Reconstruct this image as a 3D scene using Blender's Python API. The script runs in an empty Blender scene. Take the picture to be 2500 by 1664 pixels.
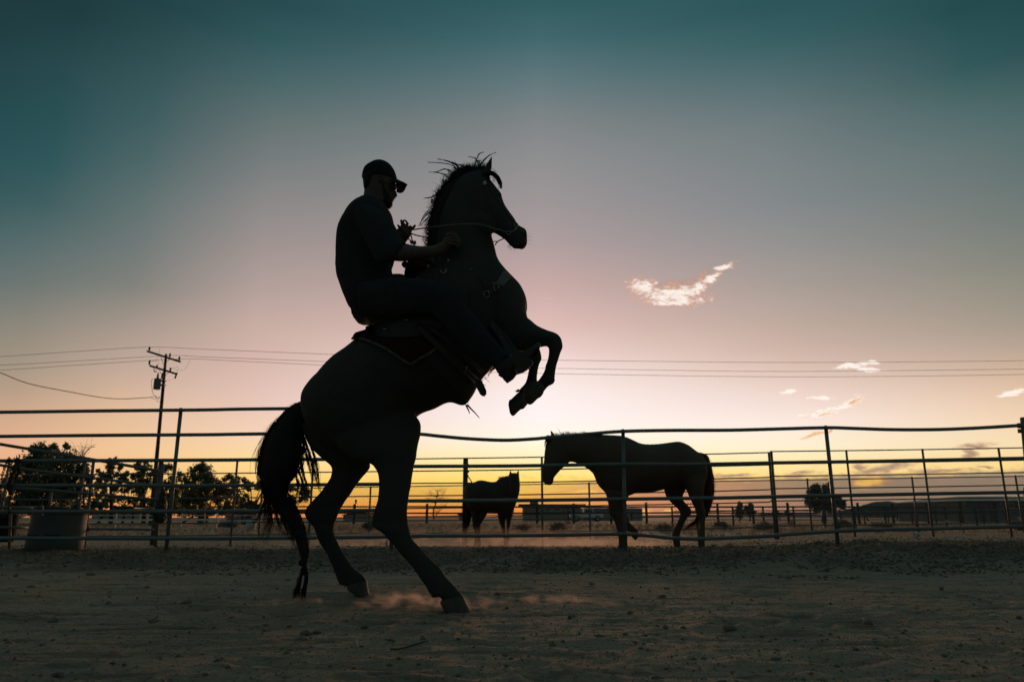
import bpy, bmesh, math, random
import numpy as np
from mathutils import Vector, Matrix
from mathutils.bvhtree import BVHTree

random.seed(7)
rng = np.random.default_rng(7)
scene = bpy.context.scene
C = scene.collection
R = math.radians

# ------------------------------------------------------------------ camera
F = 1797.0                       # focal length in pixels of the 2500 px wide photograph
PITCH = math.atan(430.0 / F)
CAM = Vector((0.0, 0.0, 0.5))
cam_data = bpy.data.cameras.new('camera')
cam = bpy.data.objects.new('camera', cam_data)
C.objects.link(cam)
cam.location = CAM
cam.rotation_euler = (math.pi / 2 + PITCH, 0, 0)
cam_data.sensor_width = 36.0
cam_data.lens = 36.0 * F / 2500.0
cam_data.clip_start = 0.05
cam_data.clip_end = 20000
cam_data.dof.use_dof = True
cam_data.dof.focus_distance = 4.6
cam_data.dof.aperture_fstop = 4.0
scene.camera = cam
scene.view_settings.view_transform = 'Standard'
scene.view_settings.look = 'None'
scene.view_settings.exposure = 0.0
scene.view_settings.gamma = 1.0
scene.view_settings.use_curve_mapping = False

CP, SP = math.cos(PITCH), math.sin(PITCH)
def ray(px, py):
    dx = (px - 1250.0) / F
    dy = (832.0 - py) / F
    return Vector((dx, CP - dy * SP, SP + dy * CP))
def P(px, py, Y):
    """world point at forward distance Y seen at pixel px,py"""
    r = ray(px, py)
    return CAM + r * (Y / r.y)
def srgb(r, g, b):
    f = lambda c: (c / 255.0) / 12.92 if c / 255.0 <= 0.04045 else (((c / 255.0) + 0.055) / 1.055) ** 2.4
    return (f(r), f(g), f(b), 1.0)

# ------------------------------------------------------------------ node expression helper
class Ex:
    def __init__(s, nt, sock): s.nt, s.k = nt, sock
    def _m(s, op, *a, clamp=False):
        n = s.nt.nodes.new('ShaderNodeMath'); n.operation = op; n.use_clamp = clamp
        for i, v in enumerate((s,) + a):
            if isinstance(v, Ex): s.nt.links.new(v.k, n.inputs[i])
            else: n.inputs[i].default_value = v
        return Ex(s.nt, n.outputs[0])
    def __add__(s, o): return s._m('ADD', o)
    def __sub__(s, o): return s._m('SUBTRACT', o)
    def __mul__(s, o): return s._m('MULTIPLY', o)
    def __truediv__(s, o): return s._m('DIVIDE', o)
    def max(s, o): return s._m('MAXIMUM', o)
    def min(s, o): return s._m('MINIMUM', o)
    def clamp(s): return s._m('ADD', 0.0, clamp=True)
    def exp(s): return s._m('EXPONENT')
    def sstep(s, a, b):
        n = s.nt.nodes.new('ShaderNodeMapRange'); n.interpolation_type = 'SMOOTHSTEP'
        s.nt.links.new(s.k, n.inputs[0])
        n.inputs[1].default_value = a; n.inputs[2].default_value = b
        return Ex(s.nt, n.outputs[0])
def mixc(nt, fac, a, b, mode='MIX'):
    n = nt.nodes.new('ShaderNodeMix'); n.data_type = 'RGBA'; n.blend_type = mode
    if isinstance(fac, Ex): nt.links.new(fac.k, n.inputs[0])
    else: n.inputs[0].default_value = fac
    for v, i in ((a, 6), (b, 7)):
        if isinstance(v, (tuple, list)): n.inputs[i].default_value = v
        else: nt.links.new(v, n.inputs[i])
    return n.outputs[2]
def ramp(nt, fac, stops):
    n = nt.nodes.new('ShaderNodeValToRGB')
    nt.links.new(fac.k, n.inputs[0])
    cr = n.color_ramp
    while len(cr.elements) > 1: cr.elements.remove(cr.elements[-1])
    cr.elements[0].position = stops[0][0]; cr.elements[0].color = stops[0][1]
    for p, c in stops[1:]:
        e = cr.elements.new(p); e.color = c
    return n.outputs[0]

# ------------------------------------------------------------------ world: dusk sky
def pix_azel(px, py):
    r = ray(px, py).normalized()
    return math.atan2(r.x, r.y), math.asin(r.z)
world = bpy.data.worlds.new('World'); scene.world = world; world.use_nodes = True
nt = world.node_tree; nt.nodes.clear()
wout = nt.nodes.new('ShaderNodeOutputWorld')
bg = nt.nodes.new('ShaderNodeBackground'); bg.inputs[1].default_value = 1.0
tc = nt.nodes.new('ShaderNodeTexCoord')
sep = nt.nodes.new('ShaderNodeSeparateXYZ'); nt.links.new(tc.outputs['Generated'], sep.inputs[0])
X, Y_, Z_ = (Ex(nt, sep.outputs[i]) for i in range(3))
az = X._m('ARCTAN2', Y_)
el = Z_._m('ARCSINE')
ELMAX = 0.80
t = ((el + 0.02) / (ELMAX + 0.02)).clamp()
def el_of(dispx, dispy): return (pix_azel(dispx * 1.0611, dispy * 1.0611)[1] + 0.02) / (ELMAX + 0.02)
# colours of the dusk sky by elevation, at five bearings; between them it blends, beyond the outer two it stays constant
COLS = [
 (-700, [(0, 24, 52, 56), (300, 30, 66, 72), (500, 38, 76, 82), (600, 56, 90, 94), (700, 84, 104, 104), (800, 116, 122, 112), (900, 146, 138, 122), (1000, 186, 156, 130), (1100, 224, 170, 134), (1200, 232, 162, 104), (1266, 218, 130, 84)]),
 (-200, [(0, 26, 54, 58), (300, 34, 72, 78), (400, 36, 76, 81), (500, 46, 84, 89), (600, 68, 99, 102), (700, 93, 110, 108), (800, 124, 127, 117), (900, 152, 141, 125), (1000, 192, 159, 133), (1100, 227, 173, 137), (1200, 235, 165, 105), (1266, 219, 131, 84)]),
 (110, [(0, 28, 58, 62), (150, 38, 72, 76), (300, 40, 80, 84), (400, 46, 86, 90), (500, 63, 94, 96), (600, 88, 108, 108), (700, 110, 118, 114), (800, 140, 134, 122), (900, 164, 148, 130), (960, 184, 156, 134), (1000, 200, 164, 138), (1100, 232, 178, 142), (1200, 238, 170, 108), (1266, 222, 130, 84)]),
 (350, [(0, 32, 66, 70), (200, 54, 86, 90), (300, 64, 94, 97), (400, 78, 103, 104), (500, 96, 113, 112), (600, 110, 120, 118), (700, 128, 128, 122), (800, 164, 149, 137), (900, 192, 167, 150), (1000, 222, 184, 152), (1100, 240, 196, 150), (1200, 242, 182, 108), (1266, 230, 136, 84)]),
 (650, [(0, 38, 74, 80), (100, 50, 88, 92), (200, 74, 102, 104), (300, 100, 114, 114), (400, 120, 125, 125), (500, 139, 136, 135), (600, 158, 146, 143), (700, 177, 158, 152), (800, 200, 172, 162), (900, 216, 183, 171), (960, 226, 192, 180), (1060, 244, 208, 180), (1130, 253, 216, 146), (1200, 252, 194, 96), (1240, 248, 164, 80), (1266, 242, 138, 72)]),
 (1320, [(0, 46, 90, 94), (100, 66, 104, 110), (200, 98, 120, 124), (300, 128, 132, 134), (400, 144, 143, 144), (500, 157, 149, 151), (600, 175, 157, 157), (700, 200, 169, 165), (800, 223, 189, 182), (860, 238, 210, 204), (910, 248, 228, 222), (960, 252, 238, 236), (1010, 254, 243, 243), (1070, 255, 249, 232), (1125, 254, 238, 178), (1167, 254, 222, 112), (1204, 250, 194, 94), (1236, 245, 160, 80), (1266, 240, 134, 74)]),
 (1900, [(0, 42, 84, 88), (100, 56, 96, 100), (200, 84, 110, 114), (300, 110, 123, 125), (400, 122, 130, 133), (500, 131, 136, 138), (600, 147, 145, 144), (700, 168, 156, 149), (800, 191, 169, 157), (850, 204, 178, 165), (900, 220, 192, 178), (960, 236, 212, 202), (1030, 250, 232, 222), (1090, 252, 238, 208), (1140, 252, 228, 160), (1180, 252, 208, 114), (1220, 242, 172, 94), (1266, 226, 134, 90)]),
 (2410, [(0, 34, 74, 78), (150, 50, 88, 90), (250, 76, 104, 104), (350, 96, 114, 114), (450, 108, 120, 118), (550, 121, 127, 122), (650, 136, 136, 126), (750, 156, 148, 134), (800, 167, 154, 140), (850, 184, 163, 147), (900, 204, 176, 153), (960, 226, 194, 166), (1030, 242, 212, 180), (1090, 246, 220, 176), (1140, 250, 216, 140), (1200, 236, 170, 104), (1266, 218, 134, 92)]),
 (2850, [(0, 28, 66, 70), (250, 62, 98, 99), (450, 90, 111, 110), (650, 116, 126, 120), (800, 148, 146, 132), (900, 188, 168, 146), (1000, 226, 192, 160), (1100, 240, 206, 158), (1200, 232, 164, 102), (1266, 216, 132, 90)]),
 (3600, [(0, 26, 62, 66), (250, 52, 90, 92), (450, 78, 104, 104), (650, 104, 120, 114), (800, 138, 140, 126), (900, 178, 162, 140), (1000, 218, 186, 154), (1100, 236, 198, 150), (1200, 230, 160, 102), (1266, 215, 131, 88)])]
base = None
for cx, rows in COLS:
    st = sorted((min(1, max(0, (pix_azel(cx, y)[1] + 0.02) / (ELMAX + 0.02))), srgb(r_, g_, b_)) for y, r_, g_, b_ in rows)
    rc = ramp(nt, t, st); a_here = pix_azel(cx, 500)[0]
    if base is None: base = rc
    else: base = mixc(nt, ((az - a_prev) / (a_here - a_prev)).clamp(), base, rc)
    a_prev = a_here
# unseen sky overhead and behind the camera, brightness shaped to light the ground
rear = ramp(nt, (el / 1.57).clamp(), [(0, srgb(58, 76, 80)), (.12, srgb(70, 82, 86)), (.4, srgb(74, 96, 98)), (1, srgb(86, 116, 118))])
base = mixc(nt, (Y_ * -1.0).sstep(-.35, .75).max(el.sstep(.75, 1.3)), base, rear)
# cloud streaks
mp = nt.nodes.new('ShaderNodeCombineXYZ')
nt.links.new((az * 1.0).k, mp.inputs[0]); nt.links.new((el * 2.6 + az * 0.25).k, mp.inputs[1])
def noise(scale, detail=6, rough=0.55, vec=None, off=0.0):
    n = nt.nodes.new('ShaderNodeTexNoise'); n.inputs['Scale'].default_value = scale
    n.inputs['Detail'].default_value = detail; n.inputs['Roughness'].default_value = rough
    if vec is None:
        mpp = nt.nodes.new('ShaderNodeMapping'); mpp.inputs['Location'].default_value = (off, off * .7, off * .3)
        nt.links.new(mp.outputs[0], mpp.inputs[0]); vec = mpp.outputs[0]
    nt.links.new(vec, n.inputs['Vector'])
    return Ex(nt, n.outputs[0])
nz3 = noise(70, 8, .68, off=21.0); nz4 = noise(150, 4, .55, off=33.0)
nz = noise(40, 7, .62); nz2 = noise(95, 6, .65, off=3.1)
dA = noise(55, 4, .5, off=7.7) - 0.5; dE = noise(55, 4, .5, off=11.3) - 0.5
azd = az + dA * 0.022; eld = el + dE * 0.010
def ell(px, py, hx, hy, ang=0.0, soft=1.0):
    """soft ellipse in azimuth/elevation, sizes given in photograph pixels"""
    a0, e0 = pix_azel(px, py)
    k = 1.0 / F * (1.0 / (1 + ((px - 1250) / F) ** 2)) * 1.02
    ca_, sa_ = math.cos(R(ang)), math.sin(R(ang))
    da = azd - a0; de = eld - e0
    u = (da * ca_ + de * sa_) / (hx * k * 1.05)
    v = (de * ca_ - da * sa_) / (hy / F * .95)
    return ((u * u + v * v) * -1.0 * soft).exp()
def union(l):
    m = l[0]
    for q in l[1:]: m = m.max(q)
    return m
def add_cloud(basecol, m, th0, th1, col_lo, col_hi, namt=.9, big=nz, fine=nz2, op=.92):
    n = (big - .5) * namt + (fine - .5) * namt * .38
    d = (m + n * 1.0).sstep(th0, th1)
    d = d * m.sstep(.05, .3)
    col = mixc(nt, (d * 1.0 + (fine - .5) * .9 + (big - .5) * 1.4).sstep(.3, 1.1), col_lo, col_hi)
    return mixc(nt, (d * op).clamp(), basecol, col)
LB = dict()
# low cloud bank, mauve, towards the right; pink on the left
a1, e1 = pix_azel(2000, 1160)
bank = (el * -1.0 + (nz - .5) * .03 + e1 + .006).sstep(0.0, .012) * az.sstep(.02, .2)
base = mixc(nt, bank * .88, base, mixc(nt, az.sstep(.1, .45), srgb(214, 146, 116), srgb(138, 126, 116)))
stream = ((nz - .5) * 1.6 + .5).sstep(.5, .8) * (el * -1.0 + .078).sstep(0, .03) * el.sstep(.0, .02) * (az + .25).sstep(0, .3)
base = mixc(nt, stream * .32, base, srgb(206, 150, 124))
mauve = [ell(2160, 1142, 80, 11, 8), ell(2294, 1150, 80, 6, 3), ell(2410, 1141, 24, 3), ell(2380, 1089, 48, 7, 3), ell(2369, 1107, 20, 12),
         ell(1955, 1153, 26, 5, 6), ell(2100, 1139, 24, 8), ell(1790, 1160, 60, 5, 3)]
base = add_cloud(base, union(mauve), .12, .95, srgb(216, 166, 124), srgb(160, 134, 120), .7, nz3, nz4)
orange = [ell(2121, 1176, 50, 12, 4), ell(1578, 1248, 16, 7), ell(1628, 1246, 20, 6), ell(1430, 1200, 75, 6, 3), ell(1345, 1243, 60, 5)]
base = add_cloud(base, union(orange), .15, 1.0, srgb(240, 158, 96), srgb(255, 206, 104), .9, nz3, nz4)
oran2 = [ell(1990, 1060, 46, 6, 12), ell(2026, 1050, 22, 4, 20), ell(2086, 979, 26, 5, 22), ell(2016, 1011, 26, 3.5, 4)]
whit = [ell(2080, 893, 40, 6, -2), ell(2125, 903, 34, 7, -12), ell(2115, 885, 26, 4, -4), ell(1929, 955, 30, 6, 6), ell(1996, 971, 40, 5, -4), ell(2070, 984, 46, 11, 20), ell(2028, 997, 34, 4, 12), ell(2012, 1011, 48, 8, 6), ell(1960, 1013, 24, 3, 6), ell(2475, 958, 46, 7, 8)]
base = add_cloud(base, union(whit), .22, .85, srgb(248, 214, 196), srgb(255, 246, 236), 1.7, nz3, nz4)
base = add_cloud(base, union(oran2), .22, 1.0, srgb(250, 214, 168), srgb(232, 166, 106), 1.0, nz3, nz4)
main = [ell(1640, 720, 100, 30, 1), ell(1660, 736, 86, 16, 0), ell(1572, 700, 48, 26, -6), ell(1705, 704, 40, 24, 30),
        ell(1738, 676, 36, 15, 32), ell(1768, 653, 36, 9, 16), ell(1775, 648, 22, 5, 10)]
shade = [ell(1650, 692, 70, 9, 3), ell(1708, 674, 30, 9, 32)]
base = add_cloud(base, union(shade), .12, .95, srgb(160, 144, 140), srgb(200, 154, 130), .9, nz3, nz4, .75)
base = add_cloud(base, union(main), .22, 1.0, srgb(220, 158, 130), srgb(255, 244, 234), 1.45, nz3, nz4)
# physical low-sun sky adds its own scattering on top
sky = nt.nodes.new('ShaderNodeTexSky'); sky.sky_type = 'NISHITA'; sky.sun_disc = False
SUN_AZ = math.radians(9.0); SUN_EL = math.radians(1.2)
sky.sun_elevation = SUN_EL; sky.sun_rotation = SUN_AZ; sky.altitude = 700
final = mixc(nt, 0.004, base, sky.outputs[0], 'ADD')
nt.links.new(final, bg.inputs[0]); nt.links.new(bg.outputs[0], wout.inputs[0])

# ------------------------------------------------------------------ sun, at the horizon ahead of the camera
sd = bpy.data.lights.new('sun', 'SUN'); sd.energy = 1.5; sd.angle = R(8.0); sd.color = (1.0, 0.50, 0.27)
sun = bpy.data.objects.new('sun', sd); C.objects.link(sun)
sdir = Vector((math.sin(SUN_AZ) * math.cos(R(3.5)), math.cos(SUN_AZ) * math.cos(R(3.5)), math.sin(R(3.5))))
sun.rotation_euler = sdir.to_track_quat('Z', 'Y').to_euler()

# ------------------------------------------------------------------ materials
MATS = {}
def mat(name, col, rough=.8, spec=.3, var=None, scale=8.0, bump=0.0, bscale=None, metal=0.0, trans=0.0, coords='Object', stretch=None):
    if name in MATS: return MATS[name]
    m = bpy.data.materials.new(name); m.use_nodes = True
    n = m.node_tree; b = n.nodes['Principled BSDF']
    b.inputs['Roughness'].default_value = rough
    b.inputs['Specular IOR Level'].default_value = spec
    b.inputs['Metallic'].default_value = metal
    col = tuple(col) + (1,) if len(col) == 3 else col
    b.inputs['Base Color'].default_value = col
    tcn = n.nodes.new('ShaderNodeTexCoord')
    v = tcn.outputs[coords]
    if stretch:
        mm = n.nodes.new('ShaderNodeMapping'); mm.inputs['Scale'].default_value = stretch
        n.links.new(v, mm.inputs[0]); v = mm.outputs[0]
    nz = n.nodes.new('ShaderNodeTexNoise'); nz.inputs['Scale'].default_value = scale; nz.inputs['Detail'].default_value = 7
    nz.inputs['Roughness'].default_value = .6
    n.links.new(v, nz.inputs['Vector'])
    if var is not None:
        var = tuple(var) + (1,) if len(var) == 3 else var
        mr = n.nodes.new('ShaderNodeMapRange'); mr.inputs[1].default_value = .32; mr.inputs[2].default_value = .68
        n.links.new(nz.outputs[0], mr.inputs[0])
        mx = n.nodes.new('ShaderNodeMix'); mx.data_type = 'RGBA'
        mx.inputs[6].default_value = col; mx.inputs[7].default_value = var
        n.links.new(mr.outputs[0], mx.inputs[0]); n.links.new(mx.outputs[2], b.inputs['Base Color'])
    if bump:
        nb = n.nodes.new('ShaderNodeTexNoise'); nb.inputs['Scale'].default_value = bscale or scale * 4; nb.inputs['Detail'].default_value = 5
        n.links.new(v, nb.inputs['Vector'])
        bp = n.nodes.new('ShaderNodeBump'); bp.inputs['Strength'].default_value = bump; bp.inputs['Distance'].default_value = .01
        n.links.new(nb.outputs[0], bp.inputs['Height']); n.links.new(bp.outputs[0], b.inputs['Normal'])
    if trans:
        tr = n.nodes.new('ShaderNodeBsdfTranslucent'); tr.inputs[0].default_value = tuple(min(1, c * 2.2) for c in col[:3]) + (1,)
        ms = n.nodes.new('ShaderNodeMixShader'); ms.inputs[0].default_value = trans
        out = n.nodes['Material Output']; n.links.new(b.outputs[0], ms.inputs[1]); n.links.new(tr.outputs[0], ms.inputs[2]); n.links.new(ms.outputs[0], out.inputs[0])
    MATS[name] = m
    return m
M_black = mat('black_horse_coat', (.032, .037, .034), .85, .2, (.042, .042, .037), 6, .15, 90)
M_hair = mat('black_horse_hair', (.014, .016, .015), .7, .2, (.022, .021, .018), 30, trans=.12)
M_hoof = mat('hoof_horn', (.075, .075, .058), .7, .2, (.048, .052, .042), 25, .3, 60, stretch=(1, 1, .2))
M_bay = mat('bay_coat', (.075, .055, .038), .75, .2, (.10, .072, .048), 3, .12, 60)
M_bayhair = mat('bay_hair', (.16, .050, .022), .55, .3, (.06, .024, .014), 20, trans=.5)
M_dark = mat('dark_coat', (.035, .028, .022), .7, .2, (.048, .038, .028), 3)
M_skin = mat('tanned_skin', (.085, .06, .045), .6, .3, (.065, .045, .034), 18, .1, 120)
M_shirt = mat('black_cotton', (.021, .027, .026), .9, .15, (.028, .034, .032), 14, .3, 160)
M_jeans = mat('dark_denim', (.018, .022, .023), .9, .15, (.024, .030, .031), 20, .3, 220)
M_cap = mat('cap_fabric', (.010, .013, .013), .85, .2, (.014, .017, .017), 16, .2, 180)
M_boot = mat('worn_boot_leather', (.035, .03, .024), .55, .35, (.02, .017, .014), 12, .3, 60)
M_leather = mat('dark_saddle_leather', (.018, .013, .010), .5, .35, (.016, .010, .008), 10, .3, 50)
M_leather2 = mat('strap_leather', (.034, .030, .024), .55, .3, (.03, .02, .015), 14, .3, 60)
M_blanket = mat('maroon_saddle_blanket', (.030, .012, .010), .95, .1, (.02, .011, .009), 30, .4, 200)
M_trim = mat('pale_fleece_trim', (.12, .12, .10), .95, .1, (.05, .05, .045), 40, .5, 150)
M_silver = mat('tarnished_silver', (.30, .32, .30), .4, .5, (.3, .3, .3), 20, metal=1.0)
M_web = mat('grey_webbing', (.13, .14, .13), .85, .2, (.09, .10, .095), 40, .3, 300)
M_rein = mat('rope_rein', (.20, .19, .17), .8, .2, (.12, .11, .10), 60, .4, 200)
M_pipe = mat('painted_steel_pipe', (.135, .16, .155), .45, .5, (.095, .12, .115), 5, .12, 30)
M_pipe2 = mat('weathered_steel_pipe', (.10, .12, .115), .55, .4, (.13, .11, .095), 3, .2, 20)
M_galv = mat('galvanised_wire', (.10, .105, .10), .5, .4, (.06, .06, .055), 6)
M_wood = mat('weathered_wood', (.085, .062, .045), .9, .15, (.045, .034, .027), 6, .4, 20, stretch=(3, 3, .5))
M_polew = mat('utility_pole_wood', (.10, .06, .042), .85, .2, (.06, .04, .03), 4, .3, 20, stretch=(4, 4, .3))
M_leaf = mat('dark_green_leaves', (.12, .145, .09), .8, .2, (.075, .10, .062), .6, trans=.35)
M_leaf2 = mat('olive_leaves', (.15, .15, .09), .8, .2, (.10, .11, .065), .6, trans=.35)
M_bark = mat('brown_bark', (.06, .042, .03), .9, .1, (.035, .026, .02), 5, .4, 12)
M_dry = mat('dry_grass', (.34, .26, .17), .9, .1, (.22, .17, .11), 3, trans=.35)
M_brush = mat('dusty_brush', (.20, .165, .115), .9, .1, (.12, .105, .075), 2, trans=.3)
M_tub = mat('grey_plastic_tub', (.085, .095, .08), .7, .25, (.06, .07, .06), 4, .2, 30)
M_black_pl = mat('black_rubber', (.012, .012, .012), .7, .3, (.02, .02, .02), 8)
M_white = mat('chalky_white_paint', (.72, .68, .60), .7, .3, (.50, .47, .42), 5, .2, 30)
M_wallt = mat('tan_stucco', (.40, .31, .25), .9, .1, (.32, .25, .20), 1.5)
M_wallg = mat('grey_siding', (.27, .28, .27), .85, .2, (.20, .21, .21), 1.5)
M_roof = mat('dark_shingle', (.06, .05, .045), .9, .1, (.04, .035, .03), 2)
M_roofl = mat('pale_metal_roof', (.42, .37, .32), .6, .4, (.32, .28, .25), 2)
M_glass = mat('dark_window_glass', (.02, .022, .025), .15, .6, (.03, .03, .03), 2)
M_truck = mat('pale_truck_paint', (.70, .70, .64), .4, .5, (.6, .6, .55), 3)
M_chain = mat('rusty_chain', (.07, .05, .04), .5, .4, (.04, .03, .03), 20, metal=.6)
M_rope = mat('worn_dark_rope', (.05, .055, .05), .9, .1, (.03, .034, .03), 60, .5, 200)
M_can = mat('transformer_grey', (.16, .18, .18), .5, .4, (.12, .13, .13), 4)
M_insul = mat('brown_insulator', (.05, .03, .022), .3, .5, (.03, .02, .016), 10)
M_wire = mat('overhead_wire', (.09, .09, .09), .5, .4, (.06, .06, .06), 3)
M_bag = mat('crumpled_orange_bag', (.75, .35, .2), .6, .3, (.6, .25, .15), 20)
M_pale = mat('pale_scrap', (.6, .55, .48), .7, .3, (.4, .37, .33), 20)
M_stone = mat('dusty_stone', (.17, .155, .13), .9, .2, (.10, .09, .075), 20, .5, 60)
M_hill = mat('distant_hill', (.13, .14, .14), 1, .05, (.10, .105, .105), .01)
M_lens = mat('dark_lens', (.01, .01, .01), .45, .3, (.012, .012, .012), 4)

# ------------------------------------------------------------------ mesh helpers
class MB:
    def __init__(s): s.v, s.f = [], []
    def add(s, vs, fs):
        o = len(s.v); s.v += [tuple(q) for q in vs]; s.f += [tuple(i + o for i in f) for f in fs]
        return s
    def build(s, name, m, parent=None, smooth=True, label=None, kind=None):
        me = bpy.data.meshes.new(name); me.from_pydata(s.v, [], s.f); me.update()
        if m: me.materials.append(m)
        if smooth: me.polygons.foreach_set('use_smooth', [True] * len(me.polygons))
        o = bpy.data.objects.new(name, me); C.objects.link(o)
        if parent: o.parent = parent; o.matrix_parent_inverse = Matrix.Identity(4); o.location = -Vector(parent['_base']) if '_base' in parent else (0, 0, 0)
        if label: o['label'] = label
        if kind: o['kind'] = kind
        return o
def thing(name, label, cat, base=(0, 0, 0), group=None):
    o = bpy.data.objects.new(name, None); C.objects.link(o)
    o.location = base; o['_base'] = tuple(base)
    o['label'] = label; o['category'] = cat; o.empty_display_size = .1
    if group: o['group'] = group
    return o
def tag(o, label=None, cat=None, group=None, kind=None):
    if label: o['label'] = label
    if cat: o['category'] = cat
    if group: o['group'] = group
    if kind: o['kind'] = kind
    return o
def catmull(pts, sub, closed=False):
    pts = [np.array(p, float) for p in pts]
    if len(pts) < 3 or sub <= 1: 
        return pts
    out = []
    n = len(pts)
    for i in range(n - 1):
        p0 = pts[max(i - 1, 0)]; p1 = pts[i]; p2 = pts[i + 1]; p3 = pts[min(i + 2, n - 1)]
        for k in range(sub):
            u = k / sub
            out.append(.5 * ((2 * p1) + (-p0 + p2) * u + (2 * p0 - 5 * p1 + 4 * p2 - p3) * u * u + (-p0 + 3 * p1 - 3 * p2 + p3) * u ** 3))
    out.append(pts[-1])
    return out
def tube(mb, pts, r, seg=8, sub=1, cap=True, taper=None):
    pts = [Vector(p) for p in catmull(pts, sub)] if sub > 1 else [Vector(p) for p in pts]
    n = len(pts); up = None; vs = []
    for i, p in enumerate(pts):
        d = (pts[min(i + 1, n - 1)] - pts[max(i - 1, 0)])
        d = d.normalized() if d.length > 1e-9 else Vector((0, 0, 1))
        if up is None: up = d.orthogonal().normalized()
        up = (up - d * up.dot(d)); up = up.normalized() if up.length > 1e-6 else d.orthogonal().normalized()
        s = d.cross(up)
        rr = r[min(int(i * len(r) / n), len(r) - 1)] if isinstance(r, (list, tuple)) else r
        if taper is not None: rr *= (1 - (1 - taper) * i / max(n - 1, 1))
        for k in range(seg):
            a = 2 * math.pi * k / seg
            vs.append(p + (up * math.cos(a) + s * math.sin(a)) * rr)
    fs = []
    for i in range(n - 1):
        for k in range(seg):
            fs.append((i * seg + k, i * seg + (k + 1) % seg, (i + 1) * seg + (k + 1) % seg, (i + 1) * seg + k))
    if cap:
        fs.append(tuple(range(seg - 1, -1, -1))); fs.append(tuple((n - 1) * seg + k for k in range(seg)))
    mb.add(vs, fs)
    return mb
def box(mb, c, s, rz=0.0, M=None):
    vs = []
    for x in (-.5, .5):
        for y in (-.5, .5):
            for z in (-.5, .5):
                v = Vector((x * s[0], y * s[1], z * s[2]))
                if M is not None: v = M @ v
                elif rz: v = Matrix.Rotation(rz, 3, 'Z') @ v
                vs.append(Vector(c) + v)
    mb.add(vs, [(0, 1, 3, 2), (4, 6, 7, 5), (0, 4, 5, 1), (2, 3, 7, 6), (0, 2, 6, 4), (1, 5, 7, 3)])
    return mb
def lathe(mb, c, prof, seg=24, axis=None, sx=1.0, sy=1.0):
    """prof: (r, z) pairs from bottom to top"""
    q = axis.to_track_quat('Z', 'Y') if axis is not None else None
    vs = []
    for r, z in prof:
        for k in range(seg):
            a = 2 * math.pi * k / seg
            v = Vector((r * math.cos(a) * sx, r * math.sin(a) * sy, z))
            if q: v = q @ v
            vs.append(Vector(c) + v)
    n = len(prof); fs = []
    for i in range(n - 1):
        for k in range(seg):
            fs.append((i * seg + k, i * seg + (k + 1) % seg, (i + 1) * seg + (k + 1) % seg, (i + 1) * seg + k))
    fs.append(tuple(range(seg - 1, -1, -1))); fs.append(tuple((n - 1) * seg + k for k in range(seg)))
    mb.add(vs, fs)
    return mb
def ellipsoid(mb, c, s, M=None, seg=12, rings=8):
    prof = []
    vs = []; fs = []
    for i in range(rings + 1):
        th = math.pi * i / rings
        for k in range(seg):
            a = 2 * math.pi * k / seg
            v = Vector((math.sin(th) * math.cos(a) * s[0], math.sin(th) * math.sin(a) * s[1], math.cos(th) * s[2]))
            if M is not None: v = M @ v
            vs.append(Vector(c) + v)
    for i in range(rings):
        for k in range(seg):
            fs.append((i * seg + k, (i + 1) * seg + k, (i + 1) * seg + (k + 1) % seg, i * seg + (k + 1) % seg))
    mb.add(vs, fs)
    return mb
def torus(mb, c, R_, r, n, seg=20, ts=6, a0=0, a1=2 * math.pi):
    q = Vector(n).to_track_quat('Z', 'Y')
    pts = [Vector(c) + q @ Vector((R_ * math.cos(a0 + (a1 - a0) * i / seg), R_ * math.sin(a0 + (a1 - a0) * i / seg), 0)) for i in range(seg + 1)]
    return tube(mb, pts, r, ts)
def crop(ox, oy, s): return lambda x, y: (ox + x / s, oy + y / s)
c1 = crop(800, 360, 5.227); c2 = crop(1000, 360, 4.9); c3 = crop(780, 600, 3.92); c4 = crop(1050, 640, 3.92)
c5 = crop(600, 960, 2.613); c7 = crop(400, 960, 3.733); c8 = crop(1140, 760, 5.808); c9 = crop(900, 510, 9.222)
q2 = crop(1300, 1020, 4.479); q1 = crop(1100, 1100, 6.032); c0 = lambda x, y: (x, y)

def loft(mb, cf, st, Y=None, seg=24, sub=4, Yscale=1.0):
    """st: rows (ax, ay, bx, by, w[, Y]); the two outline points of a body section seen from the side,
    its half width across the body and its distance"""
    rows = []
    for s in st:
        y = s[5] if len(s) > 5 else Y
        a = P(*cf(s[0], s[1]), y); b = P(*cf(s[2], s[3]), y)
        rows.append(list(a) + list(b) + [s[4]])
    rows = catmull(rows, sub)
    vs = []; n = len(rows)
    for r in rows:
        a = Vector(r[0:3]); b = Vector(r[3:6]); w = float(r[6])
        c = (a + b) / 2; d = (a - b) / 2; L = d.length; nrm = d / L if L > 1e-9 else Vector((0, 0, 1))
        tv = (c - CAM); tv = Vector((tv.x / tv.y, 0, tv.z / tv.y))
        corr = w * nrm.dot(tv)
        rh = math.sqrt(max(L * L - corr * corr, (.6 * L) ** 2))
        for k in range(seg):
            an = 2 * math.pi * k / seg
            vs.append(c + nrm * (rh * math.cos(an)) + Vector((0, w * math.sin(an), 0)))
    fs = []
    for i in range(n - 1):
        for k in range(seg):
            fs.append((i * seg + k, i * seg + (k + 1) % seg, (i + 1) * seg + (k + 1) % seg, (i + 1) * seg + k))
    fs.append(tuple(range(seg - 1, -1, -1))); fs.append(tuple((n - 1) * seg + k for k in range(seg)))
    mb.add(vs, fs)
    return mb
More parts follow.
